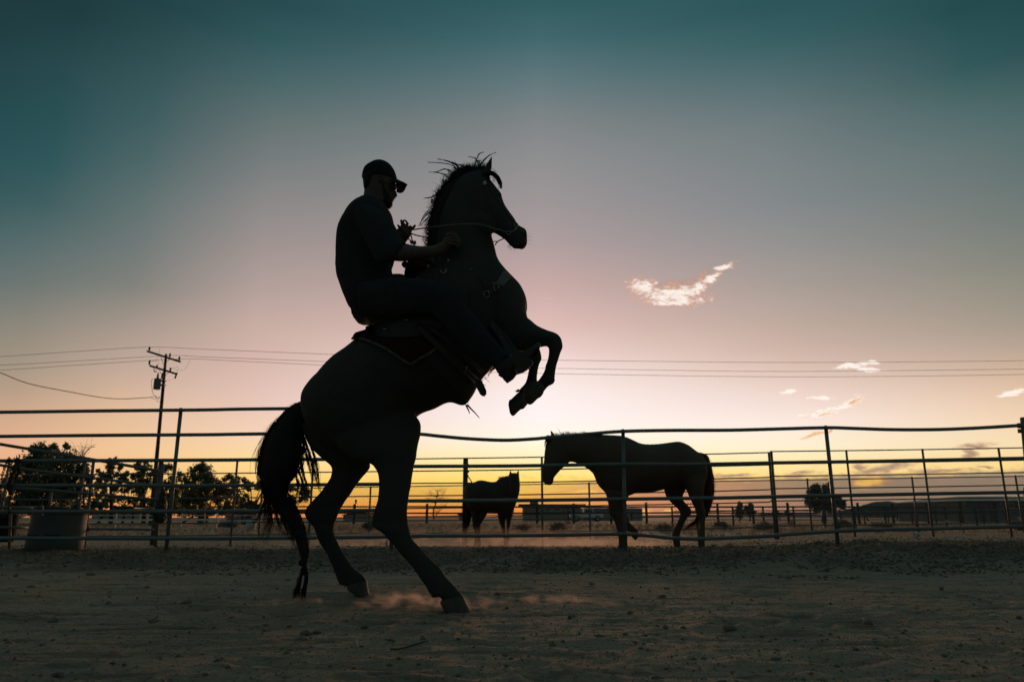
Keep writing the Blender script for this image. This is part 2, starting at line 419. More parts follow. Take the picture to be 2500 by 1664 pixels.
def remesh(mb, name, m, parent, voxel, smooth_it=3, label=None):
    o = mb.build(name + '_tmp', None, None)
    bm = bmesh.new(); bm.from_mesh(o.data); bmesh.ops.recalc_face_normals(bm, faces=bm.faces); bm.to_mesh(o.data); bm.free()
    md = o.modifiers.new('r', 'REMESH'); md.mode = 'VOXEL'; md.voxel_size = voxel
    if smooth_it:
        s = o.modifiers.new('s', 'SMOOTH'); s.factor = .5; s.iterations = smooth_it
    dg = bpy.context.evaluated_depsgraph_get()
    me = bpy.data.meshes.new_from_object(o.evaluated_get(dg)); me.name = name
    old = o.data
    bpy.data.objects.remove(o); bpy.data.meshes.remove(old)
    me.materials.clear(); me.materials.append(m)
    me.polygons.foreach_set('use_smooth', [True] * len(me.polygons))
    r = bpy.data.objects.new(name, me); C.objects.link(r)
    if parent: r.parent = parent; r.location = -Vector(parent['_base'])
    if label: r['label'] = label
    return r
def wrinkle(o, amp, sc, seed=0, stretch=(1, 1, 1)):
    me = o.data; n = len(me.vertices); co = np.zeros(n * 3); no = np.zeros(n * 3)
    me.vertices.foreach_get('co', co); me.vertices.foreach_get('normal', no); co = co.reshape(-1, 3); no = no.reshape(-1, 3)
    q = co * sc * np.array(stretch)
    w_ = fbm(q[:, 0] + q[:, 1] * .7, q[:, 2] - q[:, 1] * .5, 3, seed); f = (np.abs(w_) * 2.2 - .35) * amp
    co += no * f[:, None]; me.vertices.foreach_set('co', co.ravel()); me.update()
def bvh_of(objs):
    vs, fs = [], []
    for o in objs:
        k = len(vs)
        off = Vector(o.location) + (Vector(o.parent.location) if o.parent else Vector((0, 0, 0)))
        vs += [v.co + off for v in o.data.vertices]; fs += [tuple(i + k for i in p.vertices) for p in o.data.polygons]
    return BVHTree.FromPolygons(vs, fs)
def hit(bvh, px, py, Yd, off):
    d = ray(px, py).normalized()
    h = bvh.ray_cast(CAM, d, 30)
    if h[0] is None: return P(px, py, Yd)
    return h[0] - d * off
def strip(mb, bvh, cf, pts, wpx, Yd, off=.008, thick=.006, sub=4, nx=3):
    """a flat strap lying on a body; pts are its centre line, wpx its width"""
    pp = [np.array(cf(*p)) for p in pts]; pp = [np.array(p) for p in catmull(pp, sub)]
    n = len(pp); grid = []
    for i in range(n):
        d = pp[min(i + 1, n - 1)] - pp[max(i - 1, 0)]; d = d / (np.linalg.norm(d) + 1e-9); nn = np.array([-d[1], d[0]])
        ww = wpx[0] + (wpx[1] - wpx[0]) * i / (n - 1) if isinstance(wpx, tuple) else wpx
        grid.append([hit(bvh, *(pp[i] + nn * ww * (j / nx - .5)), Yd, off) for j in range(nx + 1)])
    return slab(mb, grid, thick)
def slab(mb, grid, thick, closed=False):
    n, m = len(grid), len(grid[0])
    # light smoothing along the strip keeps it from following every bump
    vs = [p for row in grid for p in row] + [p + (p - CAM).normalized() * thick for row in grid for p in row]
    N = n * m; fs = []
    for i in range(n - 1):
        for j in range(m - 1):
            a, b, c, d = i * m + j, i * m + j + 1, (i + 1) * m + j + 1, (i + 1) * m + j
            fs.append((a, b, c, d)); fs.append((N + d, N + c, N + b, N + a))
    for i in range(n - 1):
        for j in (0, m - 1):
            a, b = i * m + j, (i + 1) * m + j; fs.append((a, b, N + b, N + a))
    for j in range(m - 1):
        for i in (0, n - 1):
            a, b = i * m + j, i * m + j + 1; fs.append((a, b, N + b, N + a))
    mb.add(vs, fs)
    return mb
def drape(mb, bvh, cf, top, bot, Yd, off, thick, nv=14, sub=5):
    """cloth panel between two outline curves lying on the body"""
    T = catmull([cf(*p) for p in top], sub); B = catmull([cf(*p) for p in bot], sub)
    n = 40
    def samp(L, u):
        x = u * (len(L) - 1); i = min(int(x), len(L) - 2); f = x - i
        return np.array(L[i]) * (1 - f) + np.array(L[i + 1]) * f
    grid = []
    for i in range(n + 1):
        a, b = samp(T, i / n), samp(B, i / n)
        grid.append([hit(bvh, *(a * (1 - j / nv) + b * j / nv), Yd, off) for j in range(nv + 1)])
    return slab(mb, grid, thick)
def plate(mb, cf, poly, Y, th):
    """extruded outline, standing at distance Y (one value or one per point)"""
    n = len(poly)
    Ys = Y if isinstance(Y, (list, tuple)) else [Y] * n
    a = [P(*cf(*p), y - th / 2) for p, y in zip(poly, Ys)]; b = [q + Vector((0, th, 0)) for q in a]
    fs = [tuple(range(n)), tuple(range(2 * n - 1, n - 1, -1))] + [(i, (i + 1) % n, n + (i + 1) % n, n + i) for i in range(n)]
    mb.add(a + b, fs)
    return mb

# ------------------------------------------------------------------ noise on arrays
def vnoise(x, y, seed=0):
    xi = np.floor(x).astype(np.int64); yi = np.floor(y).astype(np.int64); xf = x - xi; yf = y - yi
    def h(a, b):
        k = (a * 374761393 + b * 668265263 + seed * 974634777) & 0xffffffff
        k = ((k ^ (k >> 13)) * 1274126177) & 0xffffffff
        return ((k ^ (k >> 16)) & 0xffff) / 65535.0
    u = xf * xf * (3 - 2 * xf); v = yf * yf * (3 - 2 * yf)
    return (h(xi, yi) * (1 - u) + h(xi + 1, yi) * u) * (1 - v) + (h(xi, yi + 1) * (1 - u) + h(xi + 1, yi + 1) * u) * v
def fbm(x, y, oct=4, seed=0):
    s = np.zeros_like(x); a = 1.0; t_ = 0
    for o in range(oct):
        s += a * vnoise(x * 2 ** o, y * 2 ** o, seed + o * 17); t_ += a; a *= .5
    return s / t_ - .5
def sst(a, b, x):
    t_ = np.clip((x - a) / (b - a), 0, 1); return t_ * t_ * (3 - 2 * t_)
PRINTS = []
def base_z(x, y):
    right = sst(1.5, 5.0, x * 9.0 / np.maximum(y, 3))
    hi = .098 + .097 * right
    z = hi * sst(6.6, 8.5, y)
    back = -.075 + .175 * sst(0.5, 4.5, x * 9.0 / np.maximum(y, 3))
    z = z + (back - hi) * sst(10.6, 14.6, y)
    z = z + (0.0 - back) * sst(19, 30, y)
    z = z - .8 * sst(80, 300, y) - .0 * y
    z = z + .045 * np.exp(-((x + 1.0) ** 2 / 1.2 + (y - 4.95) ** 2 / .16))
    return z
def ground_z(x, y):
    x = np.asarray(x, float); y = np.asarray(y, float)
    z = base_z(x, y)
    berm = sst(6.7, 7.6, y) * (1 - sst(9.4, 10.6, y)) 
    patch = .5 + fbm(x * .6, y * .6, 3, 5)
    z = z + .05 * fbm(x * 1.6, y * 2.2, 4, 11) * (.25 + 1.5 * berm) * (1 - sst(14, 40, y) * .5)
    z = z + .075 * (np.abs(fbm(x * 5.5, y * 5.5, 5, 31)) ) * berm * (.5 + np.clip(2.5 * fbm(x * .7, y * .9, 3, 61) + .5, 0, 1.4))
    z = z + .008 * fbm(x * 2.4, y * 4.5, 4, 3) * (1 - sst(8, 24, y))
    z = z + .013 * fbm(x * 16, y * 20, 4, 9) * (1 - sst(10, 30, y)) * (.4 + 1.2 * patch)
    # scuffed furrows and hoof marks
    f = fbm(x * .9, y * 3.8, 4, 77); z = z - .010 * np.exp(-(f / .02) ** 2) * (1 - sst(7, 8, y)) * (patch > .45)
    for (hx, hy, hr, hd) in PRINTS:
        d2 = ((x - hx) / hr) ** 2 + ((y - hy) / (hr * .8)) ** 2
        z = z - hd * np.exp(-d2 * 1.2) + hd * .5 * np.exp(-(np.sqrt(d2) - 1.5) ** 2 * 6)
    z = z + (1.5 * fbm(x * .01, y * .01, 3, 2)) * sst(120, 500, y) * .3
    return z
def gpt(px, py):
    """ground point under a pixel"""
    Yd = 3.0
    for _ in range(30):
        r = ray(px, py); zt = float(base_z(np.array([r.x / r.y * Yd]), np.array([Yd]))[0])
        if abs(r.z) < 1e-5 or r.z > 0: return P(px, py, 80)
        Yd = .5 * Yd + .5 * (zt - CAM.z) / (r.z / r.y)
    return P(px, py, Yd)
for (px, py, r_, d_) in [(1935, 1508, .10, .03), (2060, 1512, .07, .02), (1850, 1525, .12, .025), (1990, 1530, .08, .02), (1540, 1420, .08, .015), (1900, 1418, .16, .015), (700, 1500, .12, .02),
                         (640, 1620, .09, .02), (130, 1640, .1, .02), (1830, 1395, .1, .012), (2250, 1500, .1, .02), (1450, 1580, .12, .015), (1120, 1575, .1, .012), (2050, 1610, .12, .02), (350, 1470, .08, .015)]:
    g = gpt(px, py); PRINTS.append((g.x, g.y, r_, d_))
prr = np.random.default_rng(5)
for _ in range(75):
    yy_ = 2.4 * (6.8 / 2.4) ** prr.random(); PRINTS.append((prr.uniform(-.8, .8) * yy_, yy_, prr.uniform(.05, .13), prr.uniform(.008, .026)))
def gz(x, y): return float(ground_z(np.array([x]), np.array([y]))[0])

# ------------------------------------------------------------------ ground
def build_ground():
    xs = list(np.arange(0, 3.0, .02)); s = .02
    while xs[-1] < 12: s *= 1.012; xs.append(xs[-1] + s)
    while xs[-1] < 5000: s *= 1.12; xs.append(xs[-1] + s)
    xs = np.array([-q for q in xs[:0:-1]] + xs)
    ys = list(np.arange(-60, 0.8, 6.0)) + list(np.arange(1.0, 6.6, .018)); s = .018
    while ys[-1] < 26: s *= 1.010; ys.append(ys[-1] + s)
    while ys[-1] < 9000: s *= 1.10; ys.append(ys[-1] + s)
    ys = np.array(ys)
    Xg, Yg = np.meshgrid(xs, ys)
    Zg = ground_z(Xg, Yg)
    nx, ny = len(xs), len(ys)
    me = bpy.data.meshes.new('ground')
    co = np.stack([Xg, Yg, Zg], -1).reshape(-1, 3).astype(np.float32)
    i = np.arange(ny - 1)[:, None] * nx + np.arange(nx - 1)[None, :]
    q = np.stack([i, i + 1, i + nx + 1, i + nx], -1).reshape(-1).astype(np.int32)
    nf = (nx - 1) * (ny - 1)
    me.vertices.add(len(co)); me.vertices.foreach_set('co', co.ravel())
    me.loops.add(len(q)); me.loops.foreach_set('vertex_index', q)
    me.polygons.add(nf); me.polygons.foreach_set('loop_start', np.arange(0, nf * 4, 4, dtype=np.int32))
    me.polygons.foreach_set('use_smooth', np.ones(nf, dtype=bool))
    me.update(calc_edges=True)
    m = bpy.data.materials.new('arena_dirt'); m.use_nodes = True; n = m.node_tree; b = n.nodes['Principled BSDF']
    b.inputs['Roughness'].default_value = .95; b.inputs['Specular IOR Level'].default_value = .08
    geo = n.nodes.new('ShaderNodeNewGeometry')
    def nn(scale, det=6, st=None, rough=.6):
        k = n.nodes.new('ShaderNodeTexNoise'); k.inputs['Scale'].default_value = scale; k.inputs['Detail'].default_value = det; k.inputs['Roughness'].default_value = rough
        src = geo.outputs['Position']
        if st:
            mm = n.nodes.new('ShaderNodeMapping'); mm.inputs['Scale'].default_value = st; n.links.new(src, mm.inputs[0]); src = mm.outputs[0]
        n.links.new(src, k.inputs['Vector']); return Ex(n, k.outputs[0])
    A = nn(.9, 5, (1, 2.2, 1)).sstep(.35, .65); B = nn(9, 7, (1, 3, 1)).sstep(.35, .68); G = nn(140, 3).sstep(.3, .7); D = nn(26, 6, (1, 1.5, 1)).sstep(.52, .72)
    col = mixc(n, A, (.35, .255, .18, 1), (.46, .335, .24, 1))
    col = mixc(n, B * .5, col, (.22, .155, .115, 1))
    col = mixc(n, G * .75, col, (.50, .36, .26, 1))
    col = mixc(n, D * .55, col, (.10, .085, .065, 1))
    H_ = nn(70, 4, (1, 1.6, 1)).sstep(.55, .72); col = mixc(n, H_ * .6, col, (.09, .07, .052, 1)); K_ = nn(3.2, 7, (.45, 2.6, 1)).sstep(.50, .66); col = mixc(n, K_ * .6, col, (.14, .105, .08, 1))
    sp = n.nodes.new('ShaderNodeSeparateXYZ'); n.links.new(geo.outputs['Position'], sp.inputs[0])
    yy = Ex(n, sp.outputs[1]); xx = Ex(n, sp.outputs[0])
    bermm = (yy + (nn(1.1, 6) - .5) * 3.0).sstep(6.9, 7.8) * ((yy * -1.0) + 10.6).sstep(0, 1.2)
    col = mixc(n, bermm * .68, col, mixc(n, nn(30, 5).sstep(.4, .6), (.06, .058, .042, 1), (.19, .15, .11, 1)))       # damp manure and trampled weeds along the fence line
    far = yy.sstep(22, 34); W = nn(.35, 6, (1, .5, 1)).sstep(.4, .62)
    col = mixc(n, far * W * .8, col, (.26, .21, .13, 1))
    n.links.new(col, b.inputs['Base Color'])
    bp = n.nodes.new('ShaderNodeBump'); bp.inputs['Strength'].default_value = 1.0; bp.inputs['Distance'].default_value = .02
    h = nn(60, 6) * .6 + nn(220, 4) * .4 + B * .2
    n.links.new(h.k, bp.inputs['Height']); n.links.new(bp.outputs[0], b.inputs['Normal'])
    me.materials.append(m)
    o = bpy.data.objects.new('ground', me); C.objects.link(o); o['kind'] = 'structure'
    o['label'] = 'dry brown dirt of the riding arena and the fields behind it'
    return o
build_ground()

ICO = None
def rock_unit():
    bm = bmesh.new(); bmesh.ops.create_icosphere(bm, subdivisions=1, radius=1.0)
    v = np.array([q.co[:] for q in bm.verts]); f = np.array([[w_.index for w_ in q.verts] for q in bm.faces]); bm.free()
    return v, f
RV, RF = rock_unit()
OV = np.array([(1, 0, 0), (-1, 0, 0), (0, 1, 0), (0, -1, 0), (0, 0, 1), (0, 0, -1)], float)
OF = np.array([(0, 2, 4), (2, 1, 4), (1, 3, 4), (3, 0, 4), (2, 0, 5), (1, 2, 5), (3, 1, 5), (0, 3, 5)])
def scatter_rocks(name, n, xr, yr, smin, smax, m, label, power=2.5, mask=None, tiny=True):
    """x range is given per metre of distance, so the grit thins out with distance as it would fill the view"""
    bv, bf = (OV, OF) if tiny else (RV, RF)
    y = yr[0] * (yr[1] / yr[0]) ** rng.random(n) if tiny else rng.uniform(*yr, n)
    x = rng.uniform(*xr, n) * (y * .78 + .3)
    if mask is not None:
        k = mask(x, y); x, y = x[k], y[k]; n = len(x)
    s = smin + (smax - smin) * rng.random(n) ** power
    z = ground_z(x, y) + s * .2
    ang = rng.uniform(0, 6.28, n); jit = 1 + rng.uniform(-.35, .35, (n, len(bv), 1))
    sc = np.stack([s * rng.uniform(.8, 1.5, n), s * rng.uniform(.7, 1.2, n), s * rng.uniform(.5, .9, n)], -1)[:, None, :]
    q = bv[None] * jit * sc; V = np.zeros_like(q)
    ca_, sa_ = np.cos(ang)[:, None], np.sin(ang)[:, None]
    V[..., 0] = q[..., 0] * ca_ - q[..., 1] * sa_ + x[:, None]; V[..., 1] = q[..., 0] * sa_ + q[..., 1] * ca_ + y[:, None]; V[..., 2] = q[..., 2] + z[:, None]
    Fc = (bf[None] + (np.arange(n) * len(bv))[:, None, None]).reshape(-1).astype(np.int32); nf = len(Fc) // 3
    me = bpy.data.meshes.new(name); V = V.reshape(-1, 3).astype(np.float32)
    me.vertices.add(len(V)); me.vertices.foreach_set('co', V.ravel()); me.loops.add(len(Fc)); me.loops.foreach_set('vertex_index', Fc)
    me.polygons.add(nf); me.polygons.foreach_set('loop_start', np.arange(0, nf * 3, 3, dtype=np.int32)); me.update(calc_edges=True)
    me.materials.append(m)
    o = bpy.data.objects.new(name, me); C.objects.link(o); o['kind'] = 'stuff'; o['label'] = label
    return o
M_clod = mat('dirt_clod', (.24, .19, .145), .95, .05, (.09, .078, .06), 12, coords='Object')
M_grit = mat('dirt_grit', (.36, .26, .19), .95, .05, (.20, .15, .115), 12, coords='Object')
scatter_rocks('gravel', 45000, (-1, 1), (2.2, 9.0), .0006, .0048, M_grit, 'loose grit and crumbs of dirt on the arena floor', 2.2)
scatter_rocks('crumbs', 2200, (-1, 1), (2.3, 7.5), .003, .012, M_clod, 'dark crumbs of dirt scattered over the arena floor', 3.0)
scatter_rocks('dirt_clods', 30000, (-1, 1), (6.5, 9.6), .003, .022, M_clod, 'dark clods and dung heaped along the fence line', 3.0, mask=lambda x, y: fbm(x * .8, y * 1.1, 4, 51) * 2.2 + sst(6.5, 8.2, y) > rng.uniform(.1, 1.0, len(x)))
scatter_rocks('corral_crumbs', 14000, (-1, 1), (9.2, 24), .004, .020, M_clod, 'crumbs and clods of dirt inside the corral behind the fence', 2.5)
scatter_rocks('droppings', 70, (-1, 1), (3.0, 8.0), .010, .030, M_clod, 'droppings and larger clods lying about the arena', 1.5, tiny=False)

# ------------------------------------------------------------------ distant setting
def hill(name, pts, Yd, label, depth=300):
    mb = MB(); row = []
    base_ = -3.0
    pp = catmull([(x, y) for x, y in pts], 6)
    vs = []; fs = []
    for k, (x, y) in enumerate(pp):
        top = P(x, y, Yd); top.z += 2.2 * (vnoise(np.array([k * .9]), np.array([3.0]), 4)[0] - .5)
        vs += [Vector((top.x, Yd - depth, base_)), Vector((top.x, Yd - depth * .35, base_ + (top.z - base_) * .55)), top, Vector((top.x, Yd + depth, base_))]
    n = len(pp)
    for i in range(n - 1):
        for j in range(3): a = i * 4 + j; fs.append((a, a + 4, a + 5, a + 1))
    mb.add(vs, fs)
    return tag(mb.build(name, M_hill), label, None, None, 'structure')
hill('hills', [(1990, 1262), (2030, 1252), (2090, 1237), (2120, 1228), (2150, 1223), (2180, 1224), (2200, 1229), (2222, 1238), (2260, 1244), (2310, 1262)], 2600, 'low bare hill on the horizon right of centre')
hill('hills', [(2190, 1262), (2225, 1243), (2250, 1229), (2290, 1225), (2340, 1224), (2420, 1226), (2520, 1223), (2700, 1228), (2800, 1262)], 3200, 'flat-topped grey ridge at the far right horizon')
hill('hills', [(880, 1263), (960, 1259), (1040, 1261), (1100, 1258), (1180, 1259), (1280, 1257), (1400, 1258), (1560, 1257), (1700, 1255), (1800, 1257), (1960, 1252), (2080, 1262)], 3000, 'thin dark line of low hills along the middle of the horizon')

def leafmesh(mb, c, rad, n, size, gap=.5):
    """leaf sized faces filling a lumpy volume, in clumps that leave sky gaps"""
    k = max(3, int(n / 28)); cl = []
    for _ in range(k):
        d = Vector(rng.normal(size=3)); d.normalize(); d *= rng.random() ** .4
        cl.append(Vector(c) + Vector((d.x * rad[0], d.y * rad[1], d.z * rad[2])))
    for i in range(n):
        q = cl[rng.integers(k)] + Vector(rng.normal(size=3)) * min(rad) * .24
        a = Vector(rng.normal(size=3)).normalized() * size * rng.uniform(.6, 1.4); b = Vector(rng.normal(size=3)).normalized() * size * rng.uniform(.4, .9)
        mb.add([q - a, q + b, q + a, q - b], [(0, 1, 2, 3)])
def tree(name, label, base_px, Yd, blobs, trunk_r, leafsize=.16, dens=1.0, m=None, group=None, gx=None):
    """blobs: crown lobes (px, py, radius in px)"""
    bx = P(base_px[0], base_px[1], Yd); g = gz(bx.x, Yd); base = Vector((bx.x, Yd, g - .05))
    t_ = thing(name, label, 'tree', base, group)
    k = Yd / F * 1.03
    tr = MB(); cr = MB()
    cs = [(P(x, y, Yd + rng.uniform(-.4, .4) * r * k), r * k) for x, y, r in blobs]
    top = sum((c for c, _ in cs), Vector()) / len(cs)
    mid = base.lerp(top, .55); mid.x += rng.uniform(-.2, .2)
    tube(tr, [base, base.lerp(mid, .5) + Vector((rng.uniform(-.1, .1), 0, 0)), mid, top], [trunk_r, trunk_r * .8, trunk_r * .55, trunk_r * .25], 7, 3)
    for c, r in cs:
        s = base.lerp(top, rng.uniform(.35, .8)); mm = s.lerp(c, .5) + Vector((0, 0, -.1 * r))
        tube(tr, [s, mm, c], trunk_r * .3, 5, 3, taper=.3)
        for _ in range(3):
            e = c + Vector(rng.normal(size=3)) * r * .5
            tube(tr, [mm.lerp(c, .5), e], trunk_r * .12, 4, 1, taper=.3)
        leafmesh(cr, c, (r, r, r * .85), int(520 * dens * (r / .9) ** 1.7 * (.16 / leafsize) ** 1.3) + 20, leafsize)
    tr.build('trunk', M_bark, t_); cr.build('crown', m or M_leaf, t_, smooth=False)
    return t_
TG = 'trees behind the corral on the left'
tree('leafy_tree', 'largest dark leafy tree at the far left, behind the grey tub', (110, 1262), 52, [(60, 1145, 30), (100, 1125, 36), (150, 1130, 34), (130, 1095, 14), (98, 1100, 22), (160, 1092, 9), (70, 1195, 34), (120, 1180, 38), (175, 1175, 30), (205, 1150, 20), (45, 1180, 22), (150, 1215, 28), (85, 1228, 26), (40, 1225, 22), (20, 1170, 14), (196, 1205, 18), (215, 1168, 12)], .28, .12, 1.35, None, TG)
tree('pine_tree', 'narrow pine between the large leafy tree and the utility pole', (272, 1262), 56, [(278, 1124, 10), (268, 1140, 13), (290, 1142, 10), (262, 1160, 18), (296, 1162, 13), (250, 1180, 13), (284, 1190, 13), (310, 1176, 8), (255, 1205, 10), (240, 1152, 7)], .16, .13, 1.1, None, TG)
tree('pine_tree', 'dark pine just left of the utility pole', (352, 1262), 58, [(335, 1132, 9), (350, 1140, 15), (345, 1165, 18), (325, 1162, 8), (360, 1180, 16), (335, 1195, 13), (350, 1215, 14), (368, 1156, 9)], .18, .13, 1.2, None, TG)
tree('leafy_tree', 'round topped tree between the utility pole and the tall panel post', (415, 1262), 55, [(410, 1140, 13), (428, 1165, 16), (405, 1185, 16), (432, 1200, 18), (400, 1215, 15), (425, 1230, 16)], .18, .115, 1.0, None, TG)
tree('leafy_tree', 'broad domed tree right of the tall panel post', (490, 1262), 54, [(488, 1142, 14), (500, 1150, 18), (470, 1158, 20), (515, 1165, 18), (455, 1178, 20), (490, 1182, 26), (525, 1188, 18), (465, 1208, 22), (505, 1215, 22), (450, 1225, 18), (535, 1215, 15), (485, 1234, 20)], .24, .115, 1.15, M_leaf2, TG)
tree('leafy_tree', 'low spreading tree seen through the black horse tail', (595, 1262), 54, [(560, 1175, 16), (585, 1180, 16), (612, 1185, 14), (550, 1200, 18), (580, 1212, 20), (560, 1235, 18), (600, 1228, 14), (640, 1182, 13), (655, 1205, 13), (690, 1200, 14), (715, 1190, 15), (740, 1200, 14), (705, 1225, 14), (620, 1240, 14), (745, 1215, 14)], .2, .13, 1.0, M_leaf2, TG)

tree('leafy_tree', 'low dense shrubby tree filling the gap behind the tub and the pines', (240, 1264), 60, [(225, 1228, 16), (250, 1236, 14), (215, 1244, 14), (285, 1240, 12), (310, 1244, 12), (265, 1222, 10), (330, 1238, 11), (190, 1236, 16)], .12, .14, 1.3, None, TG)
tree('leafy_tree', 'low shrubby tree between the utility pole and the domed tree', (440, 1264), 60, [(390, 1240, 14), (415, 1246, 14), (445, 1246, 16), (475, 1248, 16), (505, 1246, 16), (535, 1244, 15), (560, 1248, 14), (590, 1248, 12), (620, 1250, 10)], .12, .115, 1.15, M_leaf2, TG)
tree('leafy_tree', 'low shrubby tree at the left edge below the large tree', (40, 1264), 58, [(-10, 1215, 18), (15, 1235, 20), (50, 1246, 18), (85, 1248, 18), (120, 1246, 18), (150, 1246, 16)], .12, .14, 1.4, None, TG)
tree('leafy_tree', 'ragged tree behind the pines, between the large leafy tree and the pole', (300, 1264), 64, [(232, 1190, 13), (246, 1205, 13), (240, 1172, 9), (305, 1200, 11), (318, 1188, 9), (300, 1222, 12), (275, 1212, 10), (322, 1218, 11), (345, 1238, 12), (372, 1236, 12), (380, 1205, 10), (388, 1180, 9), (372, 1222, 10)], .12, .12, .8, None, TG)
tree('bush_tree', 'low dark scrub tree between the two humped tree and the small conifer', (1905, 1262), 140, [(1885, 1254, 4), (1900, 1252, 5), (1918, 1254, 5), (1932, 1255, 4), (1860, 1255, 4)], .12, .28, 1.6)
tree('bush_tree', 'wide dark scrub tree right of the two humped tree', (2120, 1262), 140, [(2085, 1248, 8), (2102, 1246, 8), (2122, 1249, 8), (2140, 1250, 8)], .12, .28, 1.6)
tree('bush_tree', 'scrub tree in front of the flat-topped ridge, left of the barn', (2320, 1262), 120, [(2298, 1246, 8), (2312, 1240, 9), (2330, 1242, 9), (2345, 1246, 8)], .14, .26, 1.6)
tree('leafy_tree', 'dark bushy tree with two humps on the right horizon', (2010, 1255), 72, [(1990, 1190, 12), (2022, 1191, 11), (1982, 1208, 13), (2006, 1205, 13), (2030, 1206, 11), (2012, 1222, 16), (1978, 1226, 13), (2046, 1222, 13), (2054, 1234, 9), (1992, 1236, 13), (2026, 1236, 14)], .25, .15, 1.9)
tree('cypress_tree', 'thin spired conifer on the horizon right of the bay horse', (1806, 1262), 130, [(1807, 1226, 3.5), (1806, 1234, 6), (1807, 1243, 9), (1804, 1252, 12)], .14, .22, 2.0)
tree('bush_tree', 'small rounded tree next to the spired conifer', (1830, 1262), 128, [(1829, 1232, 5), (1826, 1242, 8), (1832, 1250, 10)], .12, .22, 2.0)
tree('bush_tree', 'low dark scrub tree below the round hill at right', (2190, 1262), 150, [(2165, 1243, 6), (2180, 1240, 7), (2195, 1240, 8), (2210, 1243, 8), (2222, 1246, 6)], .14, .3, 1.5)
tree('bush_tree', 'flat topped tree beside the shed wall at far right', (2268, 1262), 140, [(2252, 1236, 6), (2262, 1233, 7), (2275, 1235, 7), (2286, 1240, 7), (2262, 1246, 8)], .14, .28, 1.8)
# bare trees
def bare_tree(label, base_px, Yd, limbs, r0):
    b = P(*base_px, Yd); b.z = gz(b.x, Yd) - .03
    t_ = thing('bare_tree', label, 'tree', b)
    tr = MB(); tw = MB()
    for li, L in enumerate(limbs):
        pts = [P(x, y, Yd + rng.uniform(-.2, .2)) for x, y in L]
        tube(tr, pts, r0 * (1 if li == 0 else .5), 5, 3, taper=.3)
        for i in range(1, len(pts)):
            for _ in range(6):
                s = pts[i - 1].lerp(pts[i], rng.random()); k = Yd / F
                e = s + Vector((rng.normal() * 12 * k, rng.normal() * 10 * k, abs(rng.normal()) * 12 * k))
                tube(tw, [s, s.lerp(e, .5) + Vector(rng.normal(size=3)) * 2 * k, e], r0 * .16, 3, 2, taper=.4)
    tr.build('trunk', M_bark, t_); o_ = tw.build('twigs', M_bark, t_); o_['kind'] = 'stuff'
bare_tree('leafless tree with twiggy top beside the black horse front hind leg', (1059, 1266), 42, [[(1059, 1266), (1058, 1246), (1064, 1228), (1068, 1204), (1066, 1196)], [(1062, 1262), (1070, 1250), (1080, 1240), (1090, 1230)], [(1064, 1228), (1050, 1222), (1044, 1215)], [(1066, 1222), (1078, 1214), (1088, 1222)], [(1067, 1212), (1054, 1208), (1050, 1202)], [(1067, 1212), (1080, 1206), (1086, 1201)]], .045)
bare_tree('pale leafless tree top showing above the large leafy tree at left', (205, 1240), 50, [[(205, 1240), (203, 1150), (200, 1110)], [(203, 1120), (192, 1104), (181, 1096)], [(203, 1118), (210, 1102), (222, 1092), (234, 1090)], [(202, 1112), (203, 1100), (209, 1090)]], .07)

